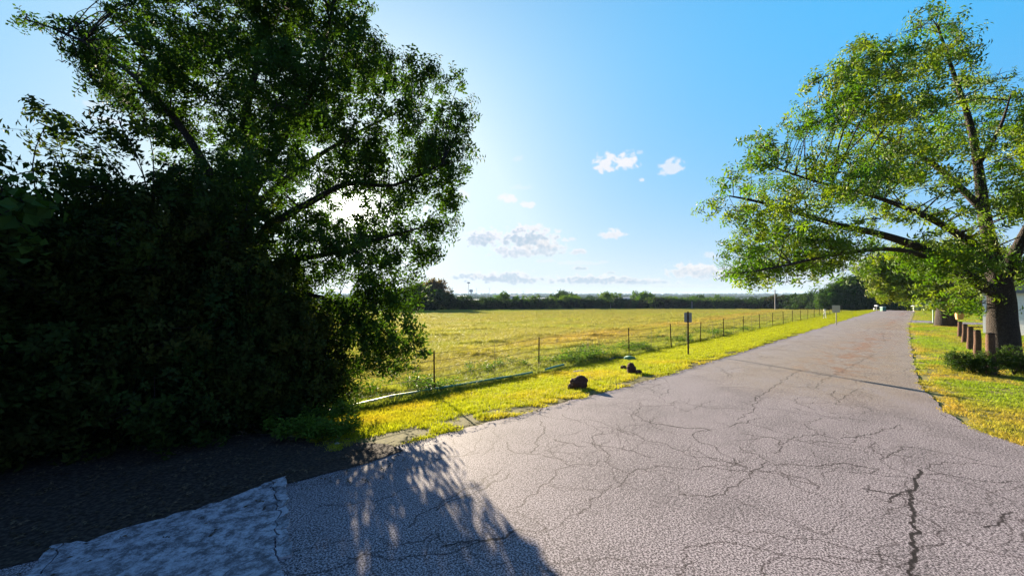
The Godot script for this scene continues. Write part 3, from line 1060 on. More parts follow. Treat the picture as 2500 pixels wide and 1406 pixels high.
func build_right_trees() -> void:
	var twig := twig_mesh(15, 0.36, 0.07, 0.5, 0.1)
	var base := gr(16.75, 14.0)
	var t := thing("yard_tree", base, "big spreading yard tree leaning its leafy limbs over the road", "tree")
	var limbs := [
		[[base + Vector3(0.1, -0.1, 0), at(2452, 820, 14), at(2445, 740, 14), at(2440, 660, 14)], 0.45, 0.3],
		[path_at([2440, 720, 14, 2330, 655, 13.8, 2250, 606, 13.6, 2150, 572, 13.4, 2050, 550, 13.2, 1950, 520, 13, 1850, 492, 12.8, 1780, 478, 12.6]), 0.21, 0.02],
		[path_at([2440, 665, 14, 2380, 600, 13.8, 2300, 548, 13.6, 2230, 515, 13.4, 2130, 478, 13.2, 2000, 445, 13, 1900, 412, 12.9]), 0.17, 0.02],
		[path_at([2440, 670, 14, 2408, 540, 14.1, 2392, 420, 14.2, 2370, 300, 14.3, 2330, 180, 14.3, 2290, 60, 14.3]), 0.23, 0.03],
		[path_at([2455, 670, 14, 2510, 560, 14, 2570, 450, 14, 2620, 300, 14]), 0.22, 0.05],
		[path_at([2330, 655, 13.8, 2200, 610, 12.9, 2050, 620, 12.3, 1900, 652, 12, 1800, 668, 11.9]), 0.1, 0.01],
		[path_at([2400, 510, 14.1, 2280, 400, 14.6, 2150, 330, 15, 2020, 280, 15.2]), 0.13, 0.02],
		[path_at([2390, 400, 14.2, 2440, 320, 13.4, 2470, 230, 13]), 0.1, 0.015],
	]
	var poly := P2([1760, 500, 1800, 435, 1865, 400, 1870, 345, 1965, 285, 2020, 190, 2090, 120, 2220, 80, 2260, 40, 2320, 70, 2340, 140, 2440, 190, 2420, 250, 2560, 240, 2700, 200, 2820, 350, 2840, 560, 2640, 700, 2520, 690, 2440, 600, 2390, 690, 2290, 700, 2200, 615, 2070, 640, 1970, 668, 1870, 680, 1775, 680, 1800, 630, 1820, 560])
	var d0 := func(q: Vector2) -> float: return lerpf(12.6, 14.2, clampf((q.x - 1750) / 600.0, 0, 1))
	var thick := func(q: Vector2) -> float: return lerpf(1.4, 3.6, clampf((q.x - 1750) / 500.0, 0, 1))
	var thin := [[2390, 370, 45, 0.3], [2350, 470, 60, 0.35], [2300, 520, 50, 0.4], [2200, 540, 35, 0.3], [2480, 330, 60, 0.4], [2400, 200, 60, 0.5], [2450, 470, 60, 0.5], [2470, 600, 60, 0.3]]
	var clumps := fill_crown(poly, d0, thick, 260, 0.8, thin, Vector3(1.15, 0.45, 1.15))
	for q in [[1745, 512, 0.25], [1770, 675, 0.3], [1835, 340, 0.3], [1850, 392, 0.3], [1990, 275, 0.3], [2040, 180, 0.35], [2100, 112, 0.3], [2270, 30, 0.25], [2330, 62, 0.3], [2470, 190, 0.3], [2440, 182, 0.35], [1790, 440, 0.35], [1950, 675, 0.35], [2060, 640, 0.3], [1790, 610, 0.3], [2340, 730, 0.5], [2400, 740, 0.5], [2300, 690, 0.5], [2420, 690, 0.4], [2355, 700, 0.5], [2290, 735, 0.4], [2360, 745, 0.5]]:
		clumps.append([at(q[0], q[1], d0.call(Vector2(q[0], q[1]))), Vector3(1.2, 0.6, 1.2) * q[2]])
	clumps.append_array(edge_clumps(poly, d0, 30.0, 0.36))
	grow(t, limbs, clumps, twig, 0.38, 88.0, func(_p): return Color(0.085, 0.185, 0.02).lerp(Color(0.2, 0.27, 0.03), pow(rng.randf(), 1.8)), M.leaf2, 0.13, 0.6)

	base = gr(35.0, 33.0)
	t = thing("yard_tree", base, "smaller bushy yard tree with several stems beside the side lane", "tree")
	limbs = [
		[[base - Vector3(0, 0.1, 0), at(2311, 770, 33), at(2308, 745, 33)], 0.75, 0.5],
		[path_at([2306, 760, 33, 2285, 735, 33, 2262, 705, 32.8, 2235, 690, 32.6]), 0.3, 0.04],
		[path_at([2310, 750, 33, 2302, 700, 33.2, 2290, 660, 33.4]), 0.34, 0.05],
		[path_at([2312, 755, 33, 2345, 700, 33, 2370, 660, 33]), 0.3, 0.05],
		[path_at([2285, 735, 33, 2240, 720, 32.5, 2190, 700, 32, 2150, 680, 31.8]), 0.16, 0.03],
	]
	poly = P2([2095, 655, 2140, 628, 2250, 605, 2400, 600, 2470, 660, 2420, 740, 2370, 765, 2320, 745, 2270, 752, 2205, 738, 2165, 715, 2145, 680])
	clumps = fill_crown(poly, func(_q): return 32.5, func(_q): return 3.0, 130, 1.1, [[2250, 725, 25, 0.3]], Vector3(1.2, 0.6, 1.2))
	var twig2 := twig_mesh(11, 0.42, 0.11, 0.5, 0.1)
	grow(t, limbs, clumps, twig2, 0.62, 38.0, func(_p): return Color(0.11, 0.2, 0.025).lerp(Color(0.22, 0.27, 0.03), rng.randf()), M.leaf2, 0.1, 0.6)

	base = gr(71.5, 86.0)
	t = thing("oak_tree", base, "broad dark round-topped tree at the far end of the road", "tree")
	limbs = [[[base - Vector3(0, 0.2, 0), base + Vector3(0.1, 1.0, 0), base + Vector3(0, 2.2, 0)], 0.5, 0.4]]
	for k in 6:
		var a := k * 1.05
		limbs.append([[base + Vector3(0, 1.8, 0), base + Vector3(cos(a) * 2.4, 2.9, sin(a) * 2.4), base + Vector3(cos(a) * 5, 4.0, sin(a) * 5)], 0.22, 0.05])
	poly = P2([2010, 722, 2035, 704, 2075, 690, 2115, 686, 2150, 692, 2172, 715, 2200, 735, 2195, 752, 2120, 752, 2060, 750, 2018, 744])
	clumps = fill_crown(poly, func(_q): return 86.0, func(_q): return 5.0, 170, 1.7, [], Vector3(1.1, 0.8, 1.1))
	grow(t, limbs, clumps, twig2, 1.0, 22.0, func(_p): return Color(0.05, 0.1, 0.022), M.leaf, 0.0)
	# far dark trees closing the road's end
	for q in [[112.0, 118.0, 7.5, 5.0, "dark tree closing the view where the road drops away"], [125.0, 117.0, 8.0, 6.0, "dark tree behind the far yard lawn beyond the road end"], [142.0, 126.0, 9.0, 7.0, "tall dark tree deep behind the side lane corner"]]:
		simple_tree("distant_tree", gr(q[0], q[1]), q[2], q[3], Color(0.035, 0.07, 0.018), q[4], "dark trees beyond the road end", 46)

var far_twig: Mesh

func simple_tree(called: String, base: Vector3, h: float, w: float, tint: Color, label: String, group: String, n: int, bare := 0.0) -> void:
	if far_twig == null:
		far_twig = twig_mesh(10, 0.5, 0.17, 0.3, 0.15)
	var t := thing(called, base, label, "tree" if h > 3.2 else "bush", group)
	var limbs := [[[base - Vector3(0, 0.3, 0), base + Vector3(0.1, h * 0.3, 0), base + Vector3(0, h * 0.55, 0)], 0.05 * h * 0.6, 0.04]]
	for k in 4:
		var a := k * 1.57 + rf(0, 1)
		limbs.append([[base + Vector3(0, h * 0.3, 0), base + Vector3(cos(a) * w * 0.25, h * 0.55, sin(a) * w * 0.25), base + Vector3(cos(a) * w * 0.42, h * 0.8, sin(a) * w * 0.42)], 0.02 * h, 0.02])
	var clumps := []
	for k in n:
		var a := rf(0, TAU)
		var y := rf(0.12 if bare == 0.0 else 0.5, 0.93)
		var rr: float = w * 0.5 * sqrt(rng.randf()) * clampf(1.25 - pow(absf(y - 0.45) * 1.7, 2.0), 0.3, 1.0)
		clumps.append([base + Vector3(cos(a) * rr, h * y, sin(a) * rr), Vector3(1.0, 0.75, 1.0) * w * rf(0.1, 0.17)])
	grow(t, limbs, clumps, far_twig, clampf(h * 0.13, 0.6, 1.1), 17.0 * (1.0 - bare * 0.6), func(_p): return tint, M.leaf, 0.0)

func build_treeline() -> void:
	# px of trunk, top py, width m, depth beyond the field edge, tone
	var spec := [
		[985, 712, 9, 6, 0], [1018, 708, 8, 9, 1], [1048, 716, 8, 5, 0], [1082, 718, 7, 8, 0], [1062, 696, 8.5, 16, 2],
		[1108, 736, 8, 4, 0], [1132, 727, 6, 6, 0], [1160, 740, 8, 4, 0], [1188, 732, 6, 9, 0], [1205, 735, 8, 5, 0],
		[1228, 741, 9, 4, 0], [1238, 722, 8, 12, 3], [1262, 733, 8, 7, 1], [1290, 738, 9, 4, 0], [1300, 729, 8, 12, 1], [1325, 736, 9, 6, 0], [1350, 733, 9, 9, 1],
		[1362, 723, 6, 18, 0], [1386, 717, 7, 24, 0], [1392, 730, 10, 8, 1], [1420, 731, 9, 7, 0], [1447, 733, 10, 5, 0], [1468, 737, 9, 4, 0], [1490, 724, 10, 14, 1],
		[1505, 735, 9, 6, 4], [1530, 738, 10, 4, 0], [1552, 741, 9, 4, 4], [1572, 720, 10, 16, 3], [1588, 734, 11, 7, 1], [1615, 738, 10, 4, 4], [1640, 732, 10, 9, 1],
		[1660, 737, 10, 5, 0], [1690, 733, 10, 8, 3], [1708, 725, 8, 18, 0], [1718, 739, 10, 4, 0], [1745, 735, 11, 6, 1], [1768, 728, 9, 12, 3], [1782, 739, 10, 4, 0], [1810, 735, 10, 6, 0], [1835, 744, 8, 4, 4],
		[1858, 734, 9, 4, 0], [1880, 731, 8, 6, 4], [1905, 729, 8, 5, 4], [1930, 727, 8, 5, 0], [1955, 722, 8, 6, 0], [1980, 724, 8, 5, 0], [2005, 725, 8, 5, 0],
	]
	var tones := [Color(0.035, 0.07, 0.02), Color(0.11, 0.18, 0.03), Color(0.14, 0.09, 0.05), Color(0.09, 0.17, 0.035), Color(0.05, 0.05, 0.03)]
	var look := ["dark green tree", "bright leafy tree", "bare reddish crowned tree", "mid green tree", "brownish dull tree"]
	spec.sort_custom(func(a, b): return a[0] < b[0])
	var k := 0
	for q in spec:
		var tt: float = (q[0] - 1250.0) / 1000.0
		var d: float = field_edge(tt) + q[3]
		var base := gr(tt * d, d)
		var top := at(q[0], q[1], d)
		var h := maxf(2.2, top.y - base.y)
		var label: String = "%s of the far tree line, %s" % [look[q[4]], ordinal(k)]
		simple_tree("hedgerow_tree", base, h * 1.2, q[2], tones[q[4]], label, "trees along the far field edge", 30, 0.7 if q[4] == 2 else 0.0)
		k += 1
	# bushes low at the foot of the line fill it down to the field
	var b := 0
	var px := 975.0
	while px < 2010.0:
		var tt := (px - 1250.0) / 1000.0
		var d := field_edge(tt) + rf(1.5, 3.0)
		simple_tree("hedgerow_bush", gr(tt * d, d), rf(2.6, 3.9), rf(4.5, 7.0), Color(0.018, 0.034, 0.011), "low dark bush at the foot of the far tree line, %s" % ordinal(b), "bushes along the far field edge", 12)
		px += rf(26.0, 36.0)
		b += 1

func ordinal(k: int) -> String:
	var tens := ["", "ten", "twenty", "thirty", "forty", "fifty"]
	var ones := ["", "first", "second", "third", "fourth", "fifth", "sixth", "seventh", "eighth", "ninth", "tenth", "eleventh", "twelfth", "thirteenth", "fourteenth", "fifteenth", "sixteenth", "seventeenth", "eighteenth", "nineteenth"]
	var n := k + 1
	var s: String
	if n < 20:
		s = ones[n]
	elif n % 10 == 0:
		s = ["", "tenth", "twentieth", "thirtieth", "fortieth", "fiftieth"][n / 10]
	else:
		s = tens[n / 10] + " " + ones[n % 10]
	return s + " from the left"

# ------------------------------------------------------------------ far away
func build_far() -> void:
	var cl := clump_mesh(150, 0.2)
	var places := []
	var colors := []
	for k in 9000:
		var r := 210.0 * pow(24.0, rng.randf())
		var tt := rf(-0.45, 1.1)
		var d := r / sqrt(1.0 + tt * tt)
		var x := tt * d
		if r < 760.0 and tt > -0.16 and tt < 0.34 and r > 380.0 and rng.randf() < 0.8:
			continue
		if r > 800.0 and nz.get_noise_2d(x * 0.35, d * 0.35) < -0.12:
			continue
		var w := rf(6.0, 11.0) * (1.0 if r < 900.0 else 1.0 + r / 2600.0)
		var h := w * rf(0.6, 0.9)
		places.append(Transform3D(Basis(Vector3.UP, rf(0, TAU)).scaled(Vector3(w, h, w)), gr(x, d, h * 0.38)))
		var c := Color(0.045, 0.085, 0.025).lerp(Color(0.1, 0.14, 0.03), pow(rng.randf(), 2.0))
		colors.append(c)
	var wood := many(cl, M.clump, places, colors, "distant_woodland")
	wood.set_meta("label", "hazy far-off woodland covering the valley and hills")
	wood.set_meta("category", "woodland")
	# pale industrial sheds
	var sheds := [
		[1092, 728, 22, 5, 470, "long low pale shed"], [1130, 722, 14, 5, 560, "small white shed under the tall light mast"], [1165, 731, 60, 4, 520, "very long low pale warehouse"], [1235, 729, 40, 4, 540, "long pale flat roof beside the warehouse"],
		[1262, 721, 26, 6, 560, "white building with a thin flat canopy roof"], [1300, 728, 20, 5, 520, "low white building with dark windows"], [1325, 727, 20, 5, 540, "grey white building at the end of the sheds"],
		[1432, 730, 16, 6, 420, "white gable wall between dark trees"], [1525, 726, 30, 7, 640, "blue grey warehouse behind the tree line"], [1690, 729, 20, 5, 700, "pale low building far in the valley"], [1830, 732, 26, 5, 800, "pale roofs far below the hills"], [1860, 728, 18, 5, 1000, "white house far below the hills"],
	]
	var k := 0
	for q in sheds:
		var d: float = q[4]
		var top := at(q[0], q[1], d)
		var g := H(top.x, d)
		var h := maxf(q[3], top.y - g)
		var t := thing("warehouse", Vector3(top.x, g, -d), "%s in the valley" % q[5] if not q[5].contains("valley") else q[5], "building", "pale buildings in the valley")
		var m := MB.new()
		m.box(Vector3(0, h * 0.46, 0), Vector3(q[2] * 0.5, 0, 0), Vector3(0, h * 0.46, 0), Vector3(0, 0, 9))
		put(m.mesh(), "wall", M.shed if k != 8 else M.steel, t)
		m = MB.new()
		var hw: float = q[2] * 0.5 + 0.5
		m.quad(Vector3(-hw, h * 0.92, 9.6), Vector3(hw, h * 0.92, 9.6), Vector3(hw, h * 1.04, 0), Vector3(-hw, h * 1.04, 0))
		m.quad(Vector3(-hw, h * 1.04, 0), Vector3(hw, h * 1.04, 0), Vector3(hw, h * 0.92, -9.6), Vector3(-hw, h * 0.92, -9.6))
		m.tri(Vector3(hw, h * 0.92, 9.6), Vector3(hw, h * 0.92, -9.6), Vector3(hw, h * 1.04, 0))
		m.tri(Vector3(-hw, h * 0.92, -9.6), Vector3(-hw, h * 0.92, 9.6), Vector3(-hw, h * 1.04, 0))
		m.quad(Vector3(-hw, h * 0.92, -9.6), Vector3(hw, h * 0.92, -9.6), Vector3(hw, h * 0.92, 9.6), Vector3(-hw, h * 0.92, 9.6))
		put(m.mesh(), "roof", M.shed_roof, t)
		for w in int(q[2] / 6.0):
			m = MB.new()
			m.box(Vector3(-q[2] * 0.5 + 3.0 + w * 6.0, h * 0.55, 9.03), Vector3(1.3, 0, 0), Vector3(0, h * 0.14, 0), Vector3(0, 0, 0.05))
			put(m.mesh(), "window", M.glass, t)
		k += 1
	# masts and poles
	var masts := [[1144, 690, 560, 0.28, "tall floodlight mast above the valley sheds", true], [1104, 702, 420, 0.22, "short dark pole near the tall end of the tree line", false], [1163, 703, 620, 0.2, "thin pale mast next to the floodlight mast", false], [1195, 701, 600, 0.2, "slim pole between the masts and the flat-roofed building", false], [1278, 707, 600, 0.2, "thin pole above the canopy roofed building", false], [1317, 711, 650, 0.2, "last thin pole along the valley skyline", false]]
	for q in masts:
		var d: float = q[2]
		var top := at(q[0], q[1], d)
		var g := H(top.x, d)
		var t := thing("light_mast", Vector3(top.x, g, -d), q[4], "mast", "masts over the valley")
		var h := top.y - g
		var m := MB.new()
		m.tube([Vector3.ZERO, Vector3(0, h * 0.5, 0), Vector3(0, h, 0)], [q[3] * 1.4, q[3] * 1.1, q[3] * 0.8], 8)
		put(m.mesh(), "pole", M.pole, t)
		m = MB.new()
		if q[5]:
			m.box(Vector3(0, h - 0.2, 0), Vector3(1.9, 0, 0), Vector3(0, 0.9, 0), Vector3(0, 0, 0.6))
		else:
			m.box(Vector3(0, h - 0.8, 0), Vector3(0.7, 0, 0), Vector3(0, 0.12, 0), Vector3(0, 0, 0.12))
		put(m.mesh(), "lamp_head" if q[5] else "crossarm", M.steel, t)
	# small white tank beside the mast
	var tk := at(1150, 706, 640)
	var tg := H(tk.x, 640)
	var tank := thing("water_tank", Vector3(tk.x, tg, -640), "small round white water tank behind the floodlight mast", "tank")
	var tm := MB.new()
	var hh := tk.y - tg
	var prof := []
	var rad := []
	for j in 9:
		var a := -PI / 2 + PI * j / 8
		prof.append(Vector3(0, hh - 2.6 + 2.6 * sin(a), 0))
		rad.append(maxf(0.1, 3.2 * cos(a)))
	tm.tube(prof, rad, 14)
	put(tm.mesh(), "bowl", M.white, tank)
	tm = MB.new()
	tm.tube([Vector3.ZERO, Vector3(0, hh - 4.5, 0)], [0.9, 0.7], 8)
	put(tm.mesh(), "stem", M.steel, tank)
	# utility poles by the field's far edge
	for q in [[1893, 707, 118.0, "weathered utility pole standing before the dark far trees", false], [2003, 704, 104.0, "utility pole with a lamp arm beside the broad dark tree", true], [1690, 736, 148.0, "short thin grey pole before the far tree line, nearer the road sign", false], [1491, 738, 152.0, "slender pale pole before the far tree line above open field", false]]:
		var d: float = q[2]
		var top := at(q[0], q[1], d)
		var g := H(top.x, d)
		var h := top.y - g
		var t := thing("utility_pole", Vector3(top.x, g, -d), q[3], "pole", "poles along the far field edge")
		var m := MB.new()
		m.tube([Vector3(0, -0.2, 0), Vector3(0, h * 0.5, 0), Vector3(0, h, 0)], [0.16, 0.14, 0.11], 8)
		put(m.mesh(), "pole", M.pole, t)
		if h > 4.5:
			m = MB.new()
			m.box(Vector3(0, h - 0.5, 0), Vector3(0.6, 0, 0.2), Vector3(0, 0.05, 0), Vector3(-0.02, 0, 0.06))
			put(m.mesh(), "crossarm", M.pole, t)
		if q[4]:
			m = MB.new()
			m.tube([Vector3(0, h - 0.7, 0), Vector3(0.8, h - 0.35, 0), Vector3(1.5, h - 0.4, 0)], [0.05, 0.045, 0.04], 6)
			put(m.mesh(), "lamp_arm", M.steel, t)
			m = MB.new()
			m.box(Vector3(1.6, h - 0.42, 0), Vector3(0.35, 0, 0), Vector3(0, 0.08, 0), Vector3(0, 0, 0.13))
			put(m.mesh(), "lamp_head", M.steel, t)

# ------------------------------------------------------------------ fence
func build_fence() -> void:
	# posts where the photograph shows them; px, base py, top py
	var posts := [[1060, 963, 851], [1315, 899, 825], [1536, 868, 808], [1639, 850, 792], [1710, 836, 785], [1767, 824, 779], [1815, 812, 776], [1855, 804, 771], [1887, 797, 769], [1913, 793, 767]]
	var spots := []
	for q in posts:
		var g := gg(q[0], q[1])
		spots.append(Vector2(g.x, -g.z))
	var last: Vector2 = spots[spots.size() - 1]
	for k in 10:
		last += Vector2(0.711, 0.703) * 3.9
		spots.append(last)
	spots.push_front(spots[0] - Vector2(0.711, 0.703) * 4.4)
	var root := thing("wire_fence", gr(spots[1].x, spots[1].y), "rusty steel post and wire fence between mown verge and golden field", "fence")
	var o := root.position
	var tops := []
	for k in spots.size():
		var s: Vector2 = spots[k]
		var p := gr(s.x, s.y) - o
		var h := 1.28 + rf(-0.05, 0.05)
		var lean := Vector3(rf(-0.03, 0.03), 0, rf(-0.03, 0.03))
		var m := MB.new()
		# T-section steel post
		var ax := Vector3(0.711, 0, -0.703)
		var az := Vector3(0.703, 0, 0.711)
		var up := Vector3(0, 1, 0) + lean
		m.box(p + up * (h * 0.5 - 0.1), ax * 0.021, up * (h * 0.5 + 0.1), az * 0.005)
		m.box(p + up * (h * 0.5 - 0.1) + az * 0.021, ax * 0.005, up * (h * 0.5 + 0.097), az * 0.0155)
		for e in 9:
			m.box(p + up * (0.16 + e * 0.11) - az * 0.0085, ax * 0.009, up * 0.012, az * 0.0035)
		put(m.mesh(), "post", M.rust, root)
		tops.append([p, up, h])
	for w in 5:
		var hh: float = [0.25, 0.5, 0.74, 0.98, 1.2][w]
		var pts := []
		for k in tops.size():
			var a: Vector3 = tops[k][0] + tops[k][1] * hh
			if k > 0:
				var b: Vector3 = pts[pts.size() - 1]
				for s in range(1, 6):
					var f := s / 6.0
					pts.append(b.lerp(a, f) - Vector3(0, 0.05 * 4.0 * f * (1 - f) * (0.4 + 0.6 * absf(sin(k * 3.7 + w))), 0))
			pts.append(a)
		var m := MB.new()
		m.tube(pts, taper(pts.size(), 0.007, 0.007), 5)
		put(m.mesh(), "wire", M.wire, root)
	for k in range(1, 9):
		var a: Vector3 = tops[k][0].lerp(tops[k + 1][0], 0.5)
		var m := MB.new()
		m.tube([a + Vector3(0, 0.1, 0), a + Vector3(0.01, 0.6, 0), a + Vector3(0.0, 1.22, 0)], [0.007, 0.007, 0.007], 5)
		put(m.mesh(), "wire_stay", M.wire, root)

# ------------------------------------------------------------------ things by the road
func rounded_plate(w: float, h: float, r: float, th: float) -> ArrayMesh:
	var m := MB.new()
	var pts := []
	for c in [[1, 1], [-1, 1], [-1, -1], [1, -1]]:
		for k in 5:
			var a0: float = atan2(c[1], c[0]) - PI / 4 + (PI / 2) * k / 4.0
			pts.append(Vector2(c[0] * (w / 2 - r), c[1] * (h / 2 - r)) + Vector2(cos(a0), sin(a0)) * r)
	for k in range(1, pts.size() - 1):
		m.tri(Vector3(pts[0].x, pts[0].y, th), Vector3(pts[k].x, pts[k].y, th), Vector3(pts[k + 1].x, pts[k + 1].y, th))
		m.tri(Vector3(pts[0].x, pts[0].y, -th), Vector3(pts[k + 1].x, pts[k + 1].y, -th), Vector3(pts[k].x, pts[k].y, -th))
	for k in pts.size():
		var a: Vector2 = pts[k]
		var b: Vector2 = pts[(k + 1) % pts.size()]
		m.quad(Vector3(a.x, a.y, -th), Vector3(b.x, b.y, -th), Vector3(b.x, b.y, th), Vector3(a.x, a.y, th))
	return m.mesh()

func lump(size: Vector3, seed_: float, amp: float, res := 14) -> ArrayMesh:
	var m := MB.new()
	for y in res + 1:
		var th := PI * y / res
		for x in res * 2 + 1:
			var ph := TAU * (x % (res * 2)) / (res * 2)
			var d := Vector3(sin(th) * cos(ph), cos(th), sin(th) * sin(ph))
			var n := nz.get_noise_3dv(d * 28.0 + Vector3.ONE * seed_) * amp + nz.get_noise_3dv(d * 90.0 + Vector3.ONE * seed_) * amp * 0.5
			m.vert(d * size * (1.0 + n), d)
	for y in res:
		for x in res * 2:
			var a := y * (res * 2 + 1) + x
			var b := a + res * 2 + 1
			m.i.append_array([a, a + 1, b, a + 1, b + 1, b])
	# proper normals
	for k in m.n.size():
		m.n[k] = Vector3.ZERO
	for k in range(0, m.i.size(), 3):
		var a := m.v[m.i[k]]
		var nn := (m.v[m.i[k + 2]] - a).cross(m.v[m.i[k + 1]] - a)
		for j in 3:
			m.n[m.i[k + j]] += nn
	for k in m.n.size():
		m.n[k] = m.n[k].normalized() if m.n[k].length() > 1e-12 else Vector3.UP
	for y in res + 1:   # close the seam
		var a := y * (res * 2 + 1)
		var s := (m.n[a] + m.n[a + res * 2]).normalized()
		m.n[a] = s
		m.n[a + res * 2] = s
	return m.mesh()

func build_things() -> void:
	# near road sign, seen from behind
	var g := gg(1681, 868)
	var t := thing("road_sign", g, "grey back of a small road sign on a brown steel post beside the road", "sign")
	var face := atan2(0.55, 0.83)
	t.rotation.y = -0.36
	var m := MB.new()
	m.box(Vector3(0, 0.9, 0), Vector3(0.033, 0, 0), Vector3(0, 1.02, 0), Vector3(0, 0, 0.006))
	for s in [-1, 1]:
		m.box(Vector3(s * 0.029, 0.9, 0.014), Vector3(0.004, 0, 0), Vector3(0, 1.019, 0), Vector3(0, 0, 0.012))
	put(m.mesh(), "post", M.rust, t)
	var plate := put(rounded_plate(0.31, 0.43, 0.035, 0.002), "plate", M.plate, t)
	plate.position = Vector3(0, 1.66, -0.012)
	for y in [1.8, 1.53]:
		var b := MB.new()
		b.tube([Vector3(0, y, -0.02), Vector3(0, y, 0.03)], [0.011, 0.011], 6)
		put(b.mesh(), "bolt", M.steel, t)
	# far tan sign
	g = gg(2043, 794)
	t = thing("road_sign", g, "tan square road sign on a thin post far up the verge", "sign")
	t.rotation.y = -0.6
	m = MB.new()
	m.tube([Vector3(0, -0.1, 0), Vector3(0, 1.6, 0)], [0.035, 0.035], 6)
	put(m.mesh(), "post", M.pole, t)
	var tp := put(rounded_plate(0.52, 0.58, 0.04, 0.003), "plate", M.tan, t)
	tp.position = Vector3(0, 1.35, 0.045)
	# white A-shaped stand
	g = gg(2015, 779)
	t = thing("white_stand", g, "narrow white A-shaped stand in the grass near the tan sign", "stand")
	for s in [-1, 1]:
		m = MB.new()
		m.tube([Vector3(s * 0.16, 0, 0), Vector3(s * 0.03, 1.0, 0)], [0.035, 0.03], 6)
		put(m.mesh(), "leg", M.white, t)
	m = MB.new()
	m.box(Vector3(0, 1.02, 0), Vector3(0.1, 0, 0), Vector3(0, 0.1, 0), Vector3(0, 0, 0.03))
	put(m.mesh(), "top_board", M.white, t)
	m = MB.new()
	m.box(Vector3(0, 0.45, 0), Vector3(0.095, 0, 0), Vector3(0, 0.02, 0), Vector3(0, 0, 0.02))
	put(m.mesh(), "crossbar", M.white, t)
	# dirt clods
	var clods := [[1412, 950, Vector3(0.25, 0.2, 0.2), "reddish brown lump of dug-up soil on the verge nearest the road edge"], [1542, 912, Vector3(0.2, 0.19, 0.17), "largest dark soil clod of the three by the road"], [1524, 903, Vector3(0.1, 0.09, 0.09), "small round soil clod on the far side of the largest clod"], [1560, 914, Vector3(0.1, 0.09, 0.09), "small soil clod on the road side of the largest clod"]]
	var k := 0
	for q in clods:
		g = gg(q[0], q[1])
		var o := put(lump(q[2], 10.0 + k * 7.0, 0.55), "soil_clod", M.clod)
		o.position = g + Vector3(0, q[2].y * 0.75, 0)
		o.rotation = Vector3(0, k * 1.3, 0.15)
		tag(o, q[3], "clod", "soil clods on the verge")
		k += 1
	# teal domed cover
	g = gg(1538, 879)
	t = thing("valve_cover", g, "teal green domed cover on a black collar by the fence", "cover")
	m = MB.new()
	m.tube([Vector3(0, -0.02, 0), Vector3(0, 0.075, 0), Vector3(0, 0.08, 0)], [0.24, 0.235, 0.2], 24)
	put(m.mesh(), "collar", M.black, t)
	m = MB.new()
	m.tube([Vector3(0, 0.05, 0), Vector3(0, 0.1, 0), Vector3(0, 0.125, 0), Vector3(0, 0.15, 0), Vector3(0, 0.165, 0)], [0.245, 0.25, 0.235, 0.17, 0.05], 28)
	put(m.mesh(), "dome", M.teal, t)
	# black hose stub beside it
	var hose := MB.new()
	var hp := []
	for q in [[1488, 881], [1500, 877], [1512, 876], [1524, 877]]:
		hp.append(gg(q[0], q[1]) + Vector3(0, 0.04, 0))
	hose.tube(smooth_path(hp), taper(13, 0.045, 0.045), 8)
	tag(put(hose.mesh(), "black_pipe", M.black), "short black pipe lying beside the teal domed cover", "pipe")
	# teal pipe along the fence
	t = thing("water_pipe", gg(1060, 950), "long teal water pipe lying along the foot of the wire fence", "pipe")
	var o2 := t.position
	var pa := []
	for q in [[800, 1004], [845, 993], [910, 978], [960, 966]]:
		pa.append(gu(q[0], q[1], 0.17) - o2)
	m = MB.new()
	m.tube(smooth_path(pa), taper(13, 0.03, 0.03), 10)
	put(m.mesh(), "pale_section", M.palepipe, t).set_meta("label", "bleached pale end section of the pipe")
	pa = []
	for q in [[955, 967], [1000, 960], [1060, 949], [1130, 938], [1200, 926], [1250, 918], [1300, 909]]:
		pa.append(gu(q[0], q[1], 0.17) - o2)
	m = MB.new()
	m.tube(smooth_path(pa), taper(25, 0.034, 0.034), 10)
	put(m.mesh(), "teal_section", M.teal, t)
	var pm := MB.new()
	var pb := []
	for q in [[1332, 902], [1352, 896], [1376, 890]]:
		pb.append(gu(q[0], q[1], 0.2))
	pm.tube(pb, [0.036, 0.036, 0.036], 10)
	tag(put(pm.mesh(), "water_pipe", M.teal), "short teal pipe offcut half hidden in weeds by the fence", "pipe")
	# flat stone in the verge
	var st := put(lump(Vector3(0.26, 0.035, 0.13), 91.0, 0.35), "flat_stone", M.concrete)
	st.position = gg(1412, 909) + Vector3(0, 0.03, 0)
	st.rotation.y = 0.5
	tag(st, "flat pale stone sunk in the yellow verge grass", "stone")
	# small pale stones in the litter at the corner of the road
	for q in [[822, 1088, 0.05, "tiny white stone at the corner of the verge"]]:
		var s := put(lump(Vector3(q[2], q[2] * 0.6, q[2] * 0.8), q[0], 0.3, 8), "pebble", M.pole)
		s.position = gg(q[0], q[1]) + Vector3(0, q[2] * 0.5, 0)
		tag(s, q[3], "stone")

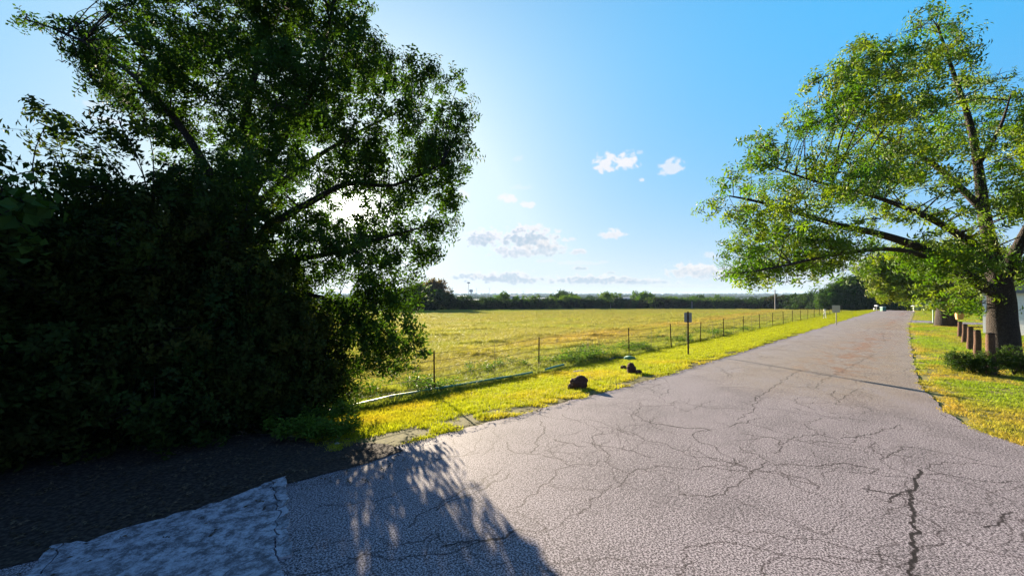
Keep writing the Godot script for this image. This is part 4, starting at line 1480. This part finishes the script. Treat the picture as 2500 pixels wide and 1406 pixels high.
# ------------------------------------------------------------------ yard at the right
func build_right_yard() -> void:
	var names := ["nearest and tallest weathered wooden post between the two yard bushes", "second wooden post of the row along the yard", "middle wooden post of the row along the yard", "fourth wooden post of the row along the yard", "farthest wooden post of the yard row, under the yellow lamp"]
	var k := 0
	for u in [19.6, 24.2, 28.0, 32.0, 36.0]:
		var p := uvp(u, -1.4)
		var t := thing("wooden_post", p, names[k], "post", "wooden posts along the yard")
		var h := 1.25 if k == 0 else rf(0.85, 1.1)
		t.rotation = Vector3(rf(-0.06, 0.06), rf(0, 3), rf(-0.06, 0.06))
		var m := MB.new()
		m.tube([Vector3(0, -0.1, 0), Vector3(0.01, h * 0.3, 0), Vector3(-0.01, h * 0.65, 0.01), Vector3(0, h, 0), Vector3(0, h + 0.05, 0)], [0.14, 0.115, 0.105, 0.1, 0.07], 9, 0.05)
		put(m.mesh(), "shaft", M.wood, t)
		m = MB.new()
		m.tube([Vector3(0, h + 0.03, 0), Vector3(0, h + 0.06, 0), Vector3(0, h + 0.075, 0)], [0.11, 0.1, 0.03], 9, 0.05)
		put(m.mesh(), "worn_top", M.bark, t)
		k += 1
	var lp := uvp(36.0, -1.4, 1.5)
	var lamp := thing("post_lantern", lp, "small orange yellow lantern box on top of the farthest wooden post", "lantern")
	lamp.position.y = 1.1
	var lm := MB.new()
	lm.tube([Vector3(0, -0.05, 0), Vector3(0, 0.12, 0), Vector3(0, 0.3, 0), Vector3(0, 0.34, 0)], [0.16, 0.2, 0.2, 0.14], 8)
	put(lm.mesh(), "body", M.orange, lamp)
	lm = MB.new()
	lm.tube([Vector3(0, 0.33, 0), Vector3(0, 0.46, 0)], [0.22, 0.03], 8)
	put(lm.mesh(), "cap", M.wood, lamp)
	# bushes in front of the big yard tree
	var twig := twig_mesh(12, 0.3, 0.1, 0.2, 0.1)
	for q in [[2378, 912, 0.95, 0.72, "small clipped bush on the road side of the tallest wooden post"], [2478, 917, 1.35, 0.95, "wide leafy bush hiding the foot of the big yard tree"], [2590, 900, 1.2, 0.9, "leafy bush past the big yard tree at the picture's edge"]]:
		var g := gg(q[0], q[1])
		var t := thing("yard_bush", g, q[4], "bush", "bushes under the big yard tree")
		var limbs := []
		for s in 4:
			var a := s * 1.6
			limbs.append([[g, g + Vector3(cos(a) * 0.15, q[3] * 0.4, sin(a) * 0.15), g + Vector3(cos(a) * q[2] * 0.35, q[3] * 0.75, sin(a) * q[2] * 0.35)], 0.025, 0.008])
		var clumps := []
		for s in 34:
			var a := rf(0, TAU)
			var rr: float = q[2] * 0.5 * sqrt(rng.randf())
			clumps.append([g + Vector3(cos(a) * rr, rf(0.12, q[3] * (1.0 - 0.25 * pow(rr / q[2] * 2.0, 2.0))), sin(a) * rr), Vector3(1, 0.8, 1) * rf(0.14, 0.24)])
		grow(t, limbs, clumps, twig, 0.16, 420.0, func(_p): return Color(0.05, 0.09, 0.02), M.leaf, 0.0)
	# white shed beyond the trunk
	var sp := Vector3(34.6, 0, -25.5)
	var shed := thing("white_shed", sp, "white boarded shed glimpsed behind the big yard tree trunk", "shed")
	shed.rotation.y = 0.3
	for b in 14:
		var m := MB.new()
		m.box(Vector3(0, 0.1 + b * 0.19, 2.5), Vector3(3.0, 0, 0), Vector3(0, 0.092, 0.012), Vector3(0, -0.003, 0.014))
		put(m.mesh(), "board", M.white, shed)
	var sm := MB.new()
	sm.box(Vector3(0, 1.33, 0), Vector3(2.98, 0, 0), Vector3(0, 1.33, 0), Vector3(0, 0, 2.47))
	put(sm.mesh(), "wall", M.white, shed)
	sm = MB.new()
	sm.quad(Vector3(-3.2, 2.6, 2.8), Vector3(3.2, 2.6, 2.8), Vector3(3.2, 3.6, 0), Vector3(-3.2, 3.6, 0))
	sm.quad(Vector3(-3.2, 3.6, 0), Vector3(3.2, 3.6, 0), Vector3(3.2, 2.6, -2.8), Vector3(-3.2, 2.6, -2.8))
	sm.tri(Vector3(3.0, 2.62, 2.5), Vector3(3.0, 2.62, -2.5), Vector3(3.0, 3.5, 0))
	sm.tri(Vector3(-3.0, 2.62, -2.5), Vector3(-3.0, 2.62, 2.5), Vector3(-3.0, 3.5, 0))
	sm.quad(Vector3(-3.2, 2.6, -2.8), Vector3(3.2, 2.6, -2.8), Vector3(3.2, 2.6, 2.8), Vector3(-3.2, 2.6, 2.8))
	put(sm.mesh(), "roof", M.roof, shed)
	# street sign pole at the lane corner
	var g := gg(2280, 791)
	var t := thing("street_sign", g, "pale mint street sign pole at the corner of the side lane", "sign")
	var m := MB.new()
	m.tube([Vector3(0, -0.1, 0), Vector3(0, 1.62, 0)], [0.045, 0.045], 8)
	put(m.mesh(), "pole", M.mint, t)
	m = MB.new()
	m.box(Vector3(-0.1, 1.6, 0), Vector3(0.3, 0, 0.1), Vector3(0, 0.09, 0), Vector3(-0.003, 0, 0.008))
	put(m.mesh(), "name_plate", M.mint, t)
	m = MB.new()
	m.tube([Vector3(0, -0.02, 0), Vector3(0, 0.06, 0), Vector3(0, 0.09, 0)], [0.4, 0.34, 0.1], 14, 0.06)
	put(m.mesh(), "soil_mound", M.soil, t)
	# things at the crest of the road
	var far_things := [[2142, 759, "white mailbox on a dark post at the crest of the road, field side", 0], [2136, 758, "low white marker beside the crest mailbox", 1], [2157, 760, "green wheeled bin at the crest of the road", 2], [2232, 760, "pale mailbox on a white post at the crest, yard side", 3]]
	for q in far_things:
		g = gg(q[0], q[1])
		t = thing(["mailbox", "marker_post", "wheeled_bin", "mailbox"][q[3]], gr(g.x, -g.z), q[2], ["mailbox", "marker", "bin", "mailbox"][q[3]])
		t.scale = Vector3.ONE * 0.75
		m = MB.new()
		match q[3]:
			0, 3:
				m.box(Vector3(0, 0.42, 0), Vector3(0.07, 0, 0), Vector3(0, 0.45, 0), Vector3(0, 0, 0.07))
				put(m.mesh(), "post", M.black if q[3] == 0 else M.white, t)
				m = MB.new()
				m.tube([Vector3(-0.05, 1.05, 0.35), Vector3(-0.05, 1.05, -0.35)], [0.17, 0.17], 10)
				put(m.mesh(), "box", M.steel, t)
			1:
				m.box(Vector3(0, 0.25, 0), Vector3(0.13, 0, 0), Vector3(0, 0.27, 0), Vector3(0, 0, 0.1))
				put(m.mesh(), "block", M.white, t)
				m = MB.new()
				m.tube([Vector3(0, 0.5, 0), Vector3(0, 0.62, 0)], [0.12, 0.05], 8)
				put(m.mesh(), "cap", M.white, t)
			2:
				m.box(Vector3(0, 0.45, 0), Vector3(0.34, 0, 0), Vector3(0, 0.4, 0), Vector3(0, 0, 0.3))
				put(m.mesh(), "body", M.greenbin, t)
				m = MB.new()
				m.box(Vector3(0, 0.89, 0), Vector3(0.37, 0, 0), Vector3(0, 0.035, 0), Vector3(0, 0, 0.33))
				put(m.mesh(), "lid", M.mint, t)
				for s in [-1, 1]:
					m = MB.new()
					m.tube([Vector3(s * 0.3, 0.12, 0.25), Vector3(s * 0.36, 0.12, 0.25)], [0.12, 0.12], 10)
					put(m.mesh(), "wheel", M.black, t)

# ------------------------------------------------------------------ grass
func scatter(mesh: Mesh, called: String, label: String, category: String, spots: Array) -> void:
	var places := []
	var colors := []
	for q in spots:
		places.append(q[0])
		colors.append(q[1])
	var o := many(mesh, M.grass, places, colors, called)
	o.set_meta("label", label)
	o.set_meta("category", category)

func tuft_at(x: float, d: float, s: float, sy: float, c: Color) -> Array:
	var b := Basis(Vector3.UP, rf(0, TAU)).scaled(Vector3(s, s * sy, s))
	return [Transform3D(b, gr(x, d, -0.01)), c]

func build_grass() -> void:
	var short := tuft_mesh(22, 0.085, 0.085, 0.0045, 0.7)
	var mid := tuft_mesh(24, 0.13, 0.2, 0.006, 0.7)
	var spots := []
	# mown verge
	var u := -1.0
	for k in 38000:
		u = -1.0 + 95.0 * pow(rng.randf(), 1.9)
		var lo := road_l(u) - 0.03
		var v := lo + 4.2 * rng.randf()
		if u < 2.6 or (u < 4.0 and v < 8.4 - 0.8 * u):
			continue
		var p := uvp(u, v)
		var n := nz.get_noise_2d(u * 12.0, v * 12.0)
		var worn := nz.get_noise_2d(u * 40.0 + 400.0, v * 40.0)
		if v < lo + 0.5 and worn < -0.05 + 0.25 * (lo + 0.4 - v):
			continue
		if u < 7.0 and v < lo + 1.0 and worn < 0.12:
			continue
		var dry := clampf(0.36 + n * 0.9 - 0.026 * u + (0.25 if v < lo + 0.5 else 0.0), 0.0, 1.0)
		if u > 16.0:
			dry *= 0.5
		var c := Color(0.4, 0.44, 0.022).lerp(Color(0.64, 0.46, 0.055), dry)
		var kk := rf(0.7, 1.2)
		var s := rf(0.8, 1.3) * (1.0 if u < 20.0 else 1.0 + (u - 20.0) * 0.035)
		spots.append(tuft_at(p.x, -p.z, s, rf(0.7, 1.1) / (1.0 if u < 20.0 else 1.0 + (u - 20.0) * 0.02), c * kk))
	scatter(short, "verge_grass", "yellow green mown grass on the verge between road and fence", "grass", spots)
	# lawn in the yard
	spots = []
	for k in 26000:
		u = 8.0 + 90.0 * pow(rng.randf(), 1.7)
		var hi := road_r(u) + 0.02
		var v := hi - (1.0 + u * 0.16) * rng.randf() * 1.6
		if u > 51.5 and u < 56.2:
			continue
		var p := uvp(u, v)
		var worn := nz.get_noise_2d(u * 40.0 + 200.0, v * 40.0)
		if v > hi - 0.3 and worn < -0.12:
			continue
		var dry := clampf(0.2 + nz.get_noise_2d(u * 9.0, v * 9.0) * 1.1 + (0.28 if v > hi - 0.4 else 0.0), 0.0, 1.0)
		if absf(u - 19.5) < 1.6 and absf(v + 0.9) < 0.9:
			dry = clampf(dry + 0.6, 0, 1)
		var c := Color(0.3, 0.42, 0.03).lerp(Color(0.56, 0.4, 0.09), dry)
		var s := rf(0.8, 1.3) * (1.0 + maxf(0.0, u - 15.0) * 0.03)
		spots.append(tuft_at(p.x, -p.z, s, rf(0.55, 0.9) / (1.0 + maxf(0.0, u - 15.0) * 0.02), c * rf(0.7, 1.2)))
	scatter(short, "lawn_grass", "bright green lawn grass in the yard beyond the road", "grass", spots)
	# field
	spots = []
	for k in 150000:
		var d := 8.0 + 142.0 * pow(rng.randf(), 1.55)
		var tt := rf(-0.62, 0.86)
		var x := tt * d
		var q := to_uv(x, d)
		if q.y < 9.9 or d > field_edge(tt) + 3.0:
			continue
		if d > 30.0 and rng.randf() < 0.15:
			continue
		var n := nz.get_noise_2d(x * 2.2, d * 4.4)
		var n2 := nz2.get_noise_2d(x * 9.0, d * 18.0)
		var green := clampf(0.1 + n * 0.8, 0.0, 1.0)
		var tall := 1.0 + clampf(n2 * 2.4 - 0.3, 0.0, 1.0) * 0.8
		var orange := smoothstep(3.0, 0.5, absf(q.y - 15.0 - 0.06 * q.x)) * smoothstep(8.0, 16.0, q.x)
		if q.y < 13.0:
			green = maxf(green, 0.75 * smoothstep(13.3, 10.6, q.y) + n * 0.3)
		var e := field_edge(tt)
		if tt < 0.02:
			green = maxf(green, smoothstep(e - 34.0, e - 12.0, d))
		else:
			green = maxf(green, 0.6 * smoothstep(e - 14.0, e - 3.0, d))
		var c := Color(0.375, 0.355, 0.115).lerp(Color(0.5, 0.34, 0.12), orange * 0.7)
		c = c.lerp(Color(0.3, 0.38, 0.05), green)
		c = c.lerp(Color(0.28, 0.25, 0.07), clampf(tall - 1.0, 0.0, 1.0) * 0.6)
		var far := 1.0 + maxf(0.0, d - 14.0) * 0.024
		var s := rf(0.8, 1.35) * far
		spots.append(tuft_at(x, d, s, rf(0.6, 1.0) * tall / pow(far, 0.75), c * rf(0.88, 1.1)))
	scatter(mid, "field_grass", "golden dry meadow grass covering the open field", "grass", spots)
	# rank green weeds along the fence
	spots = []
	var weeds := twig_mesh(16, 0.3, 0.07, 0.0, 0.22)
	for k in 2600:
		u = rf(5.0, 40.0)
		var v := 10.1 + absf(rng.randfn()) * 1.1
		var den := nz.get_noise_2d(u * 16.0 + 30.0, v * 10.0) + (0.45 * exp(-pow((u - 15.0) / 3.6, 2.0)))
		if den < 0.16:
			continue
		var p := uvp(u, v)
		var s := rf(0.18, 0.42) * (1.0 + den * 0.6)
		var b := Basis(Vector3.UP, rf(0, TAU)).rotated(Vector3(1, 0, 0), rf(-0.4, 0.4)).scaled(Vector3(s, s * rf(0.7, 1.1), s))
		spots.append([Transform3D(b, gr(p.x, -p.z, 0.0)), Color(0.09, 0.17, 0.03) * rf(0.8, 1.3)])
	scatter(weeds, "fence_weeds", "rank green weeds growing along the foot of the fence", "weeds", spots)
	# weeds and grass at the thicket's corner
	spots = []
	for k in 900:
		var p := gp(rf(650, 870), rf(985, 1075))
		var q := to_uv(p.x, -p.z)
		if q.y < 7.0 or nz.get_noise_2d(p.x * 60.0, p.z * 60.0) < 0.0:
			continue
		var s := rf(0.1, 0.36)
		var b := Basis(Vector3.UP, rf(0, TAU)).rotated(Vector3(1, 0, 0), rf(-0.7, 0.7)).scaled(Vector3(s, s, s))
		spots.append([Transform3D(b, Vector3(p.x, 0.02, p.z)), Color(0.1, 0.18, 0.02) * rf(0.8, 1.3)])
	scatter(weeds, "corner_weeds", "lush green weeds at the corner under the shade tree", "weeds", spots)
	# leaf litter on the dirt and at the pavement edges
	var lm := MB.new()
	leaf(lm, Vector3.ZERO, Vector3(0, 0, 1), Vector3.UP, 1.0, 0.28, 1.0)
	leaf(lm, Vector3(0.5, 0.02, 0.2), Vector3(0.8, 0.1, 0.6).normalized(), Vector3(0.1, 1, 0), 0.8, 0.2, 0.8)
	leaf(lm, Vector3(-0.4, 0.02, 0.5), Vector3(-0.7, 0.05, -0.6).normalized(), Vector3(0, 1, 0.2), 0.9, 0.22, 1.2)
	spots = []
	for k in 3200:
		u = rf(-9.0, 3.2)
		var v := 6.1 + rng.randf() * 3.0
		if rng.randf() < 0.12:
			v = 5.2 + rng.randf() * 1.2
		if rng.randf() < 0.2:
			u = rf(3.0, 30.0)
			v = road_l(u) + rf(-0.12, 0.12)
		var p := uvp(u, v, 0.035 if u < 3.3 else 0.026)
		var s := rf(0.025, 0.07)
		var b := Basis(Vector3.UP, rf(0, TAU)).rotated(Vector3(1, 0, 0), rf(-0.3, 0.3)).scaled(Vector3(s, s, s))
		spots.append([Transform3D(b, p + Vector3(0, 0.012, 0)), Color(0.1, 0.07, 0.042) * rf(0.4, 1.5)])
	var places := []
	var colors := []
	for q in spots:
		places.append(q[0])
		colors.append(q[1])
	var lit := many(lm.mesh(), M.litter, places, colors, "leaf_litter")
	lit.set_meta("label", "dry brown leaf litter along the dirt shoulder and road edge")
	lit.set_meta("category", "leaf litter")
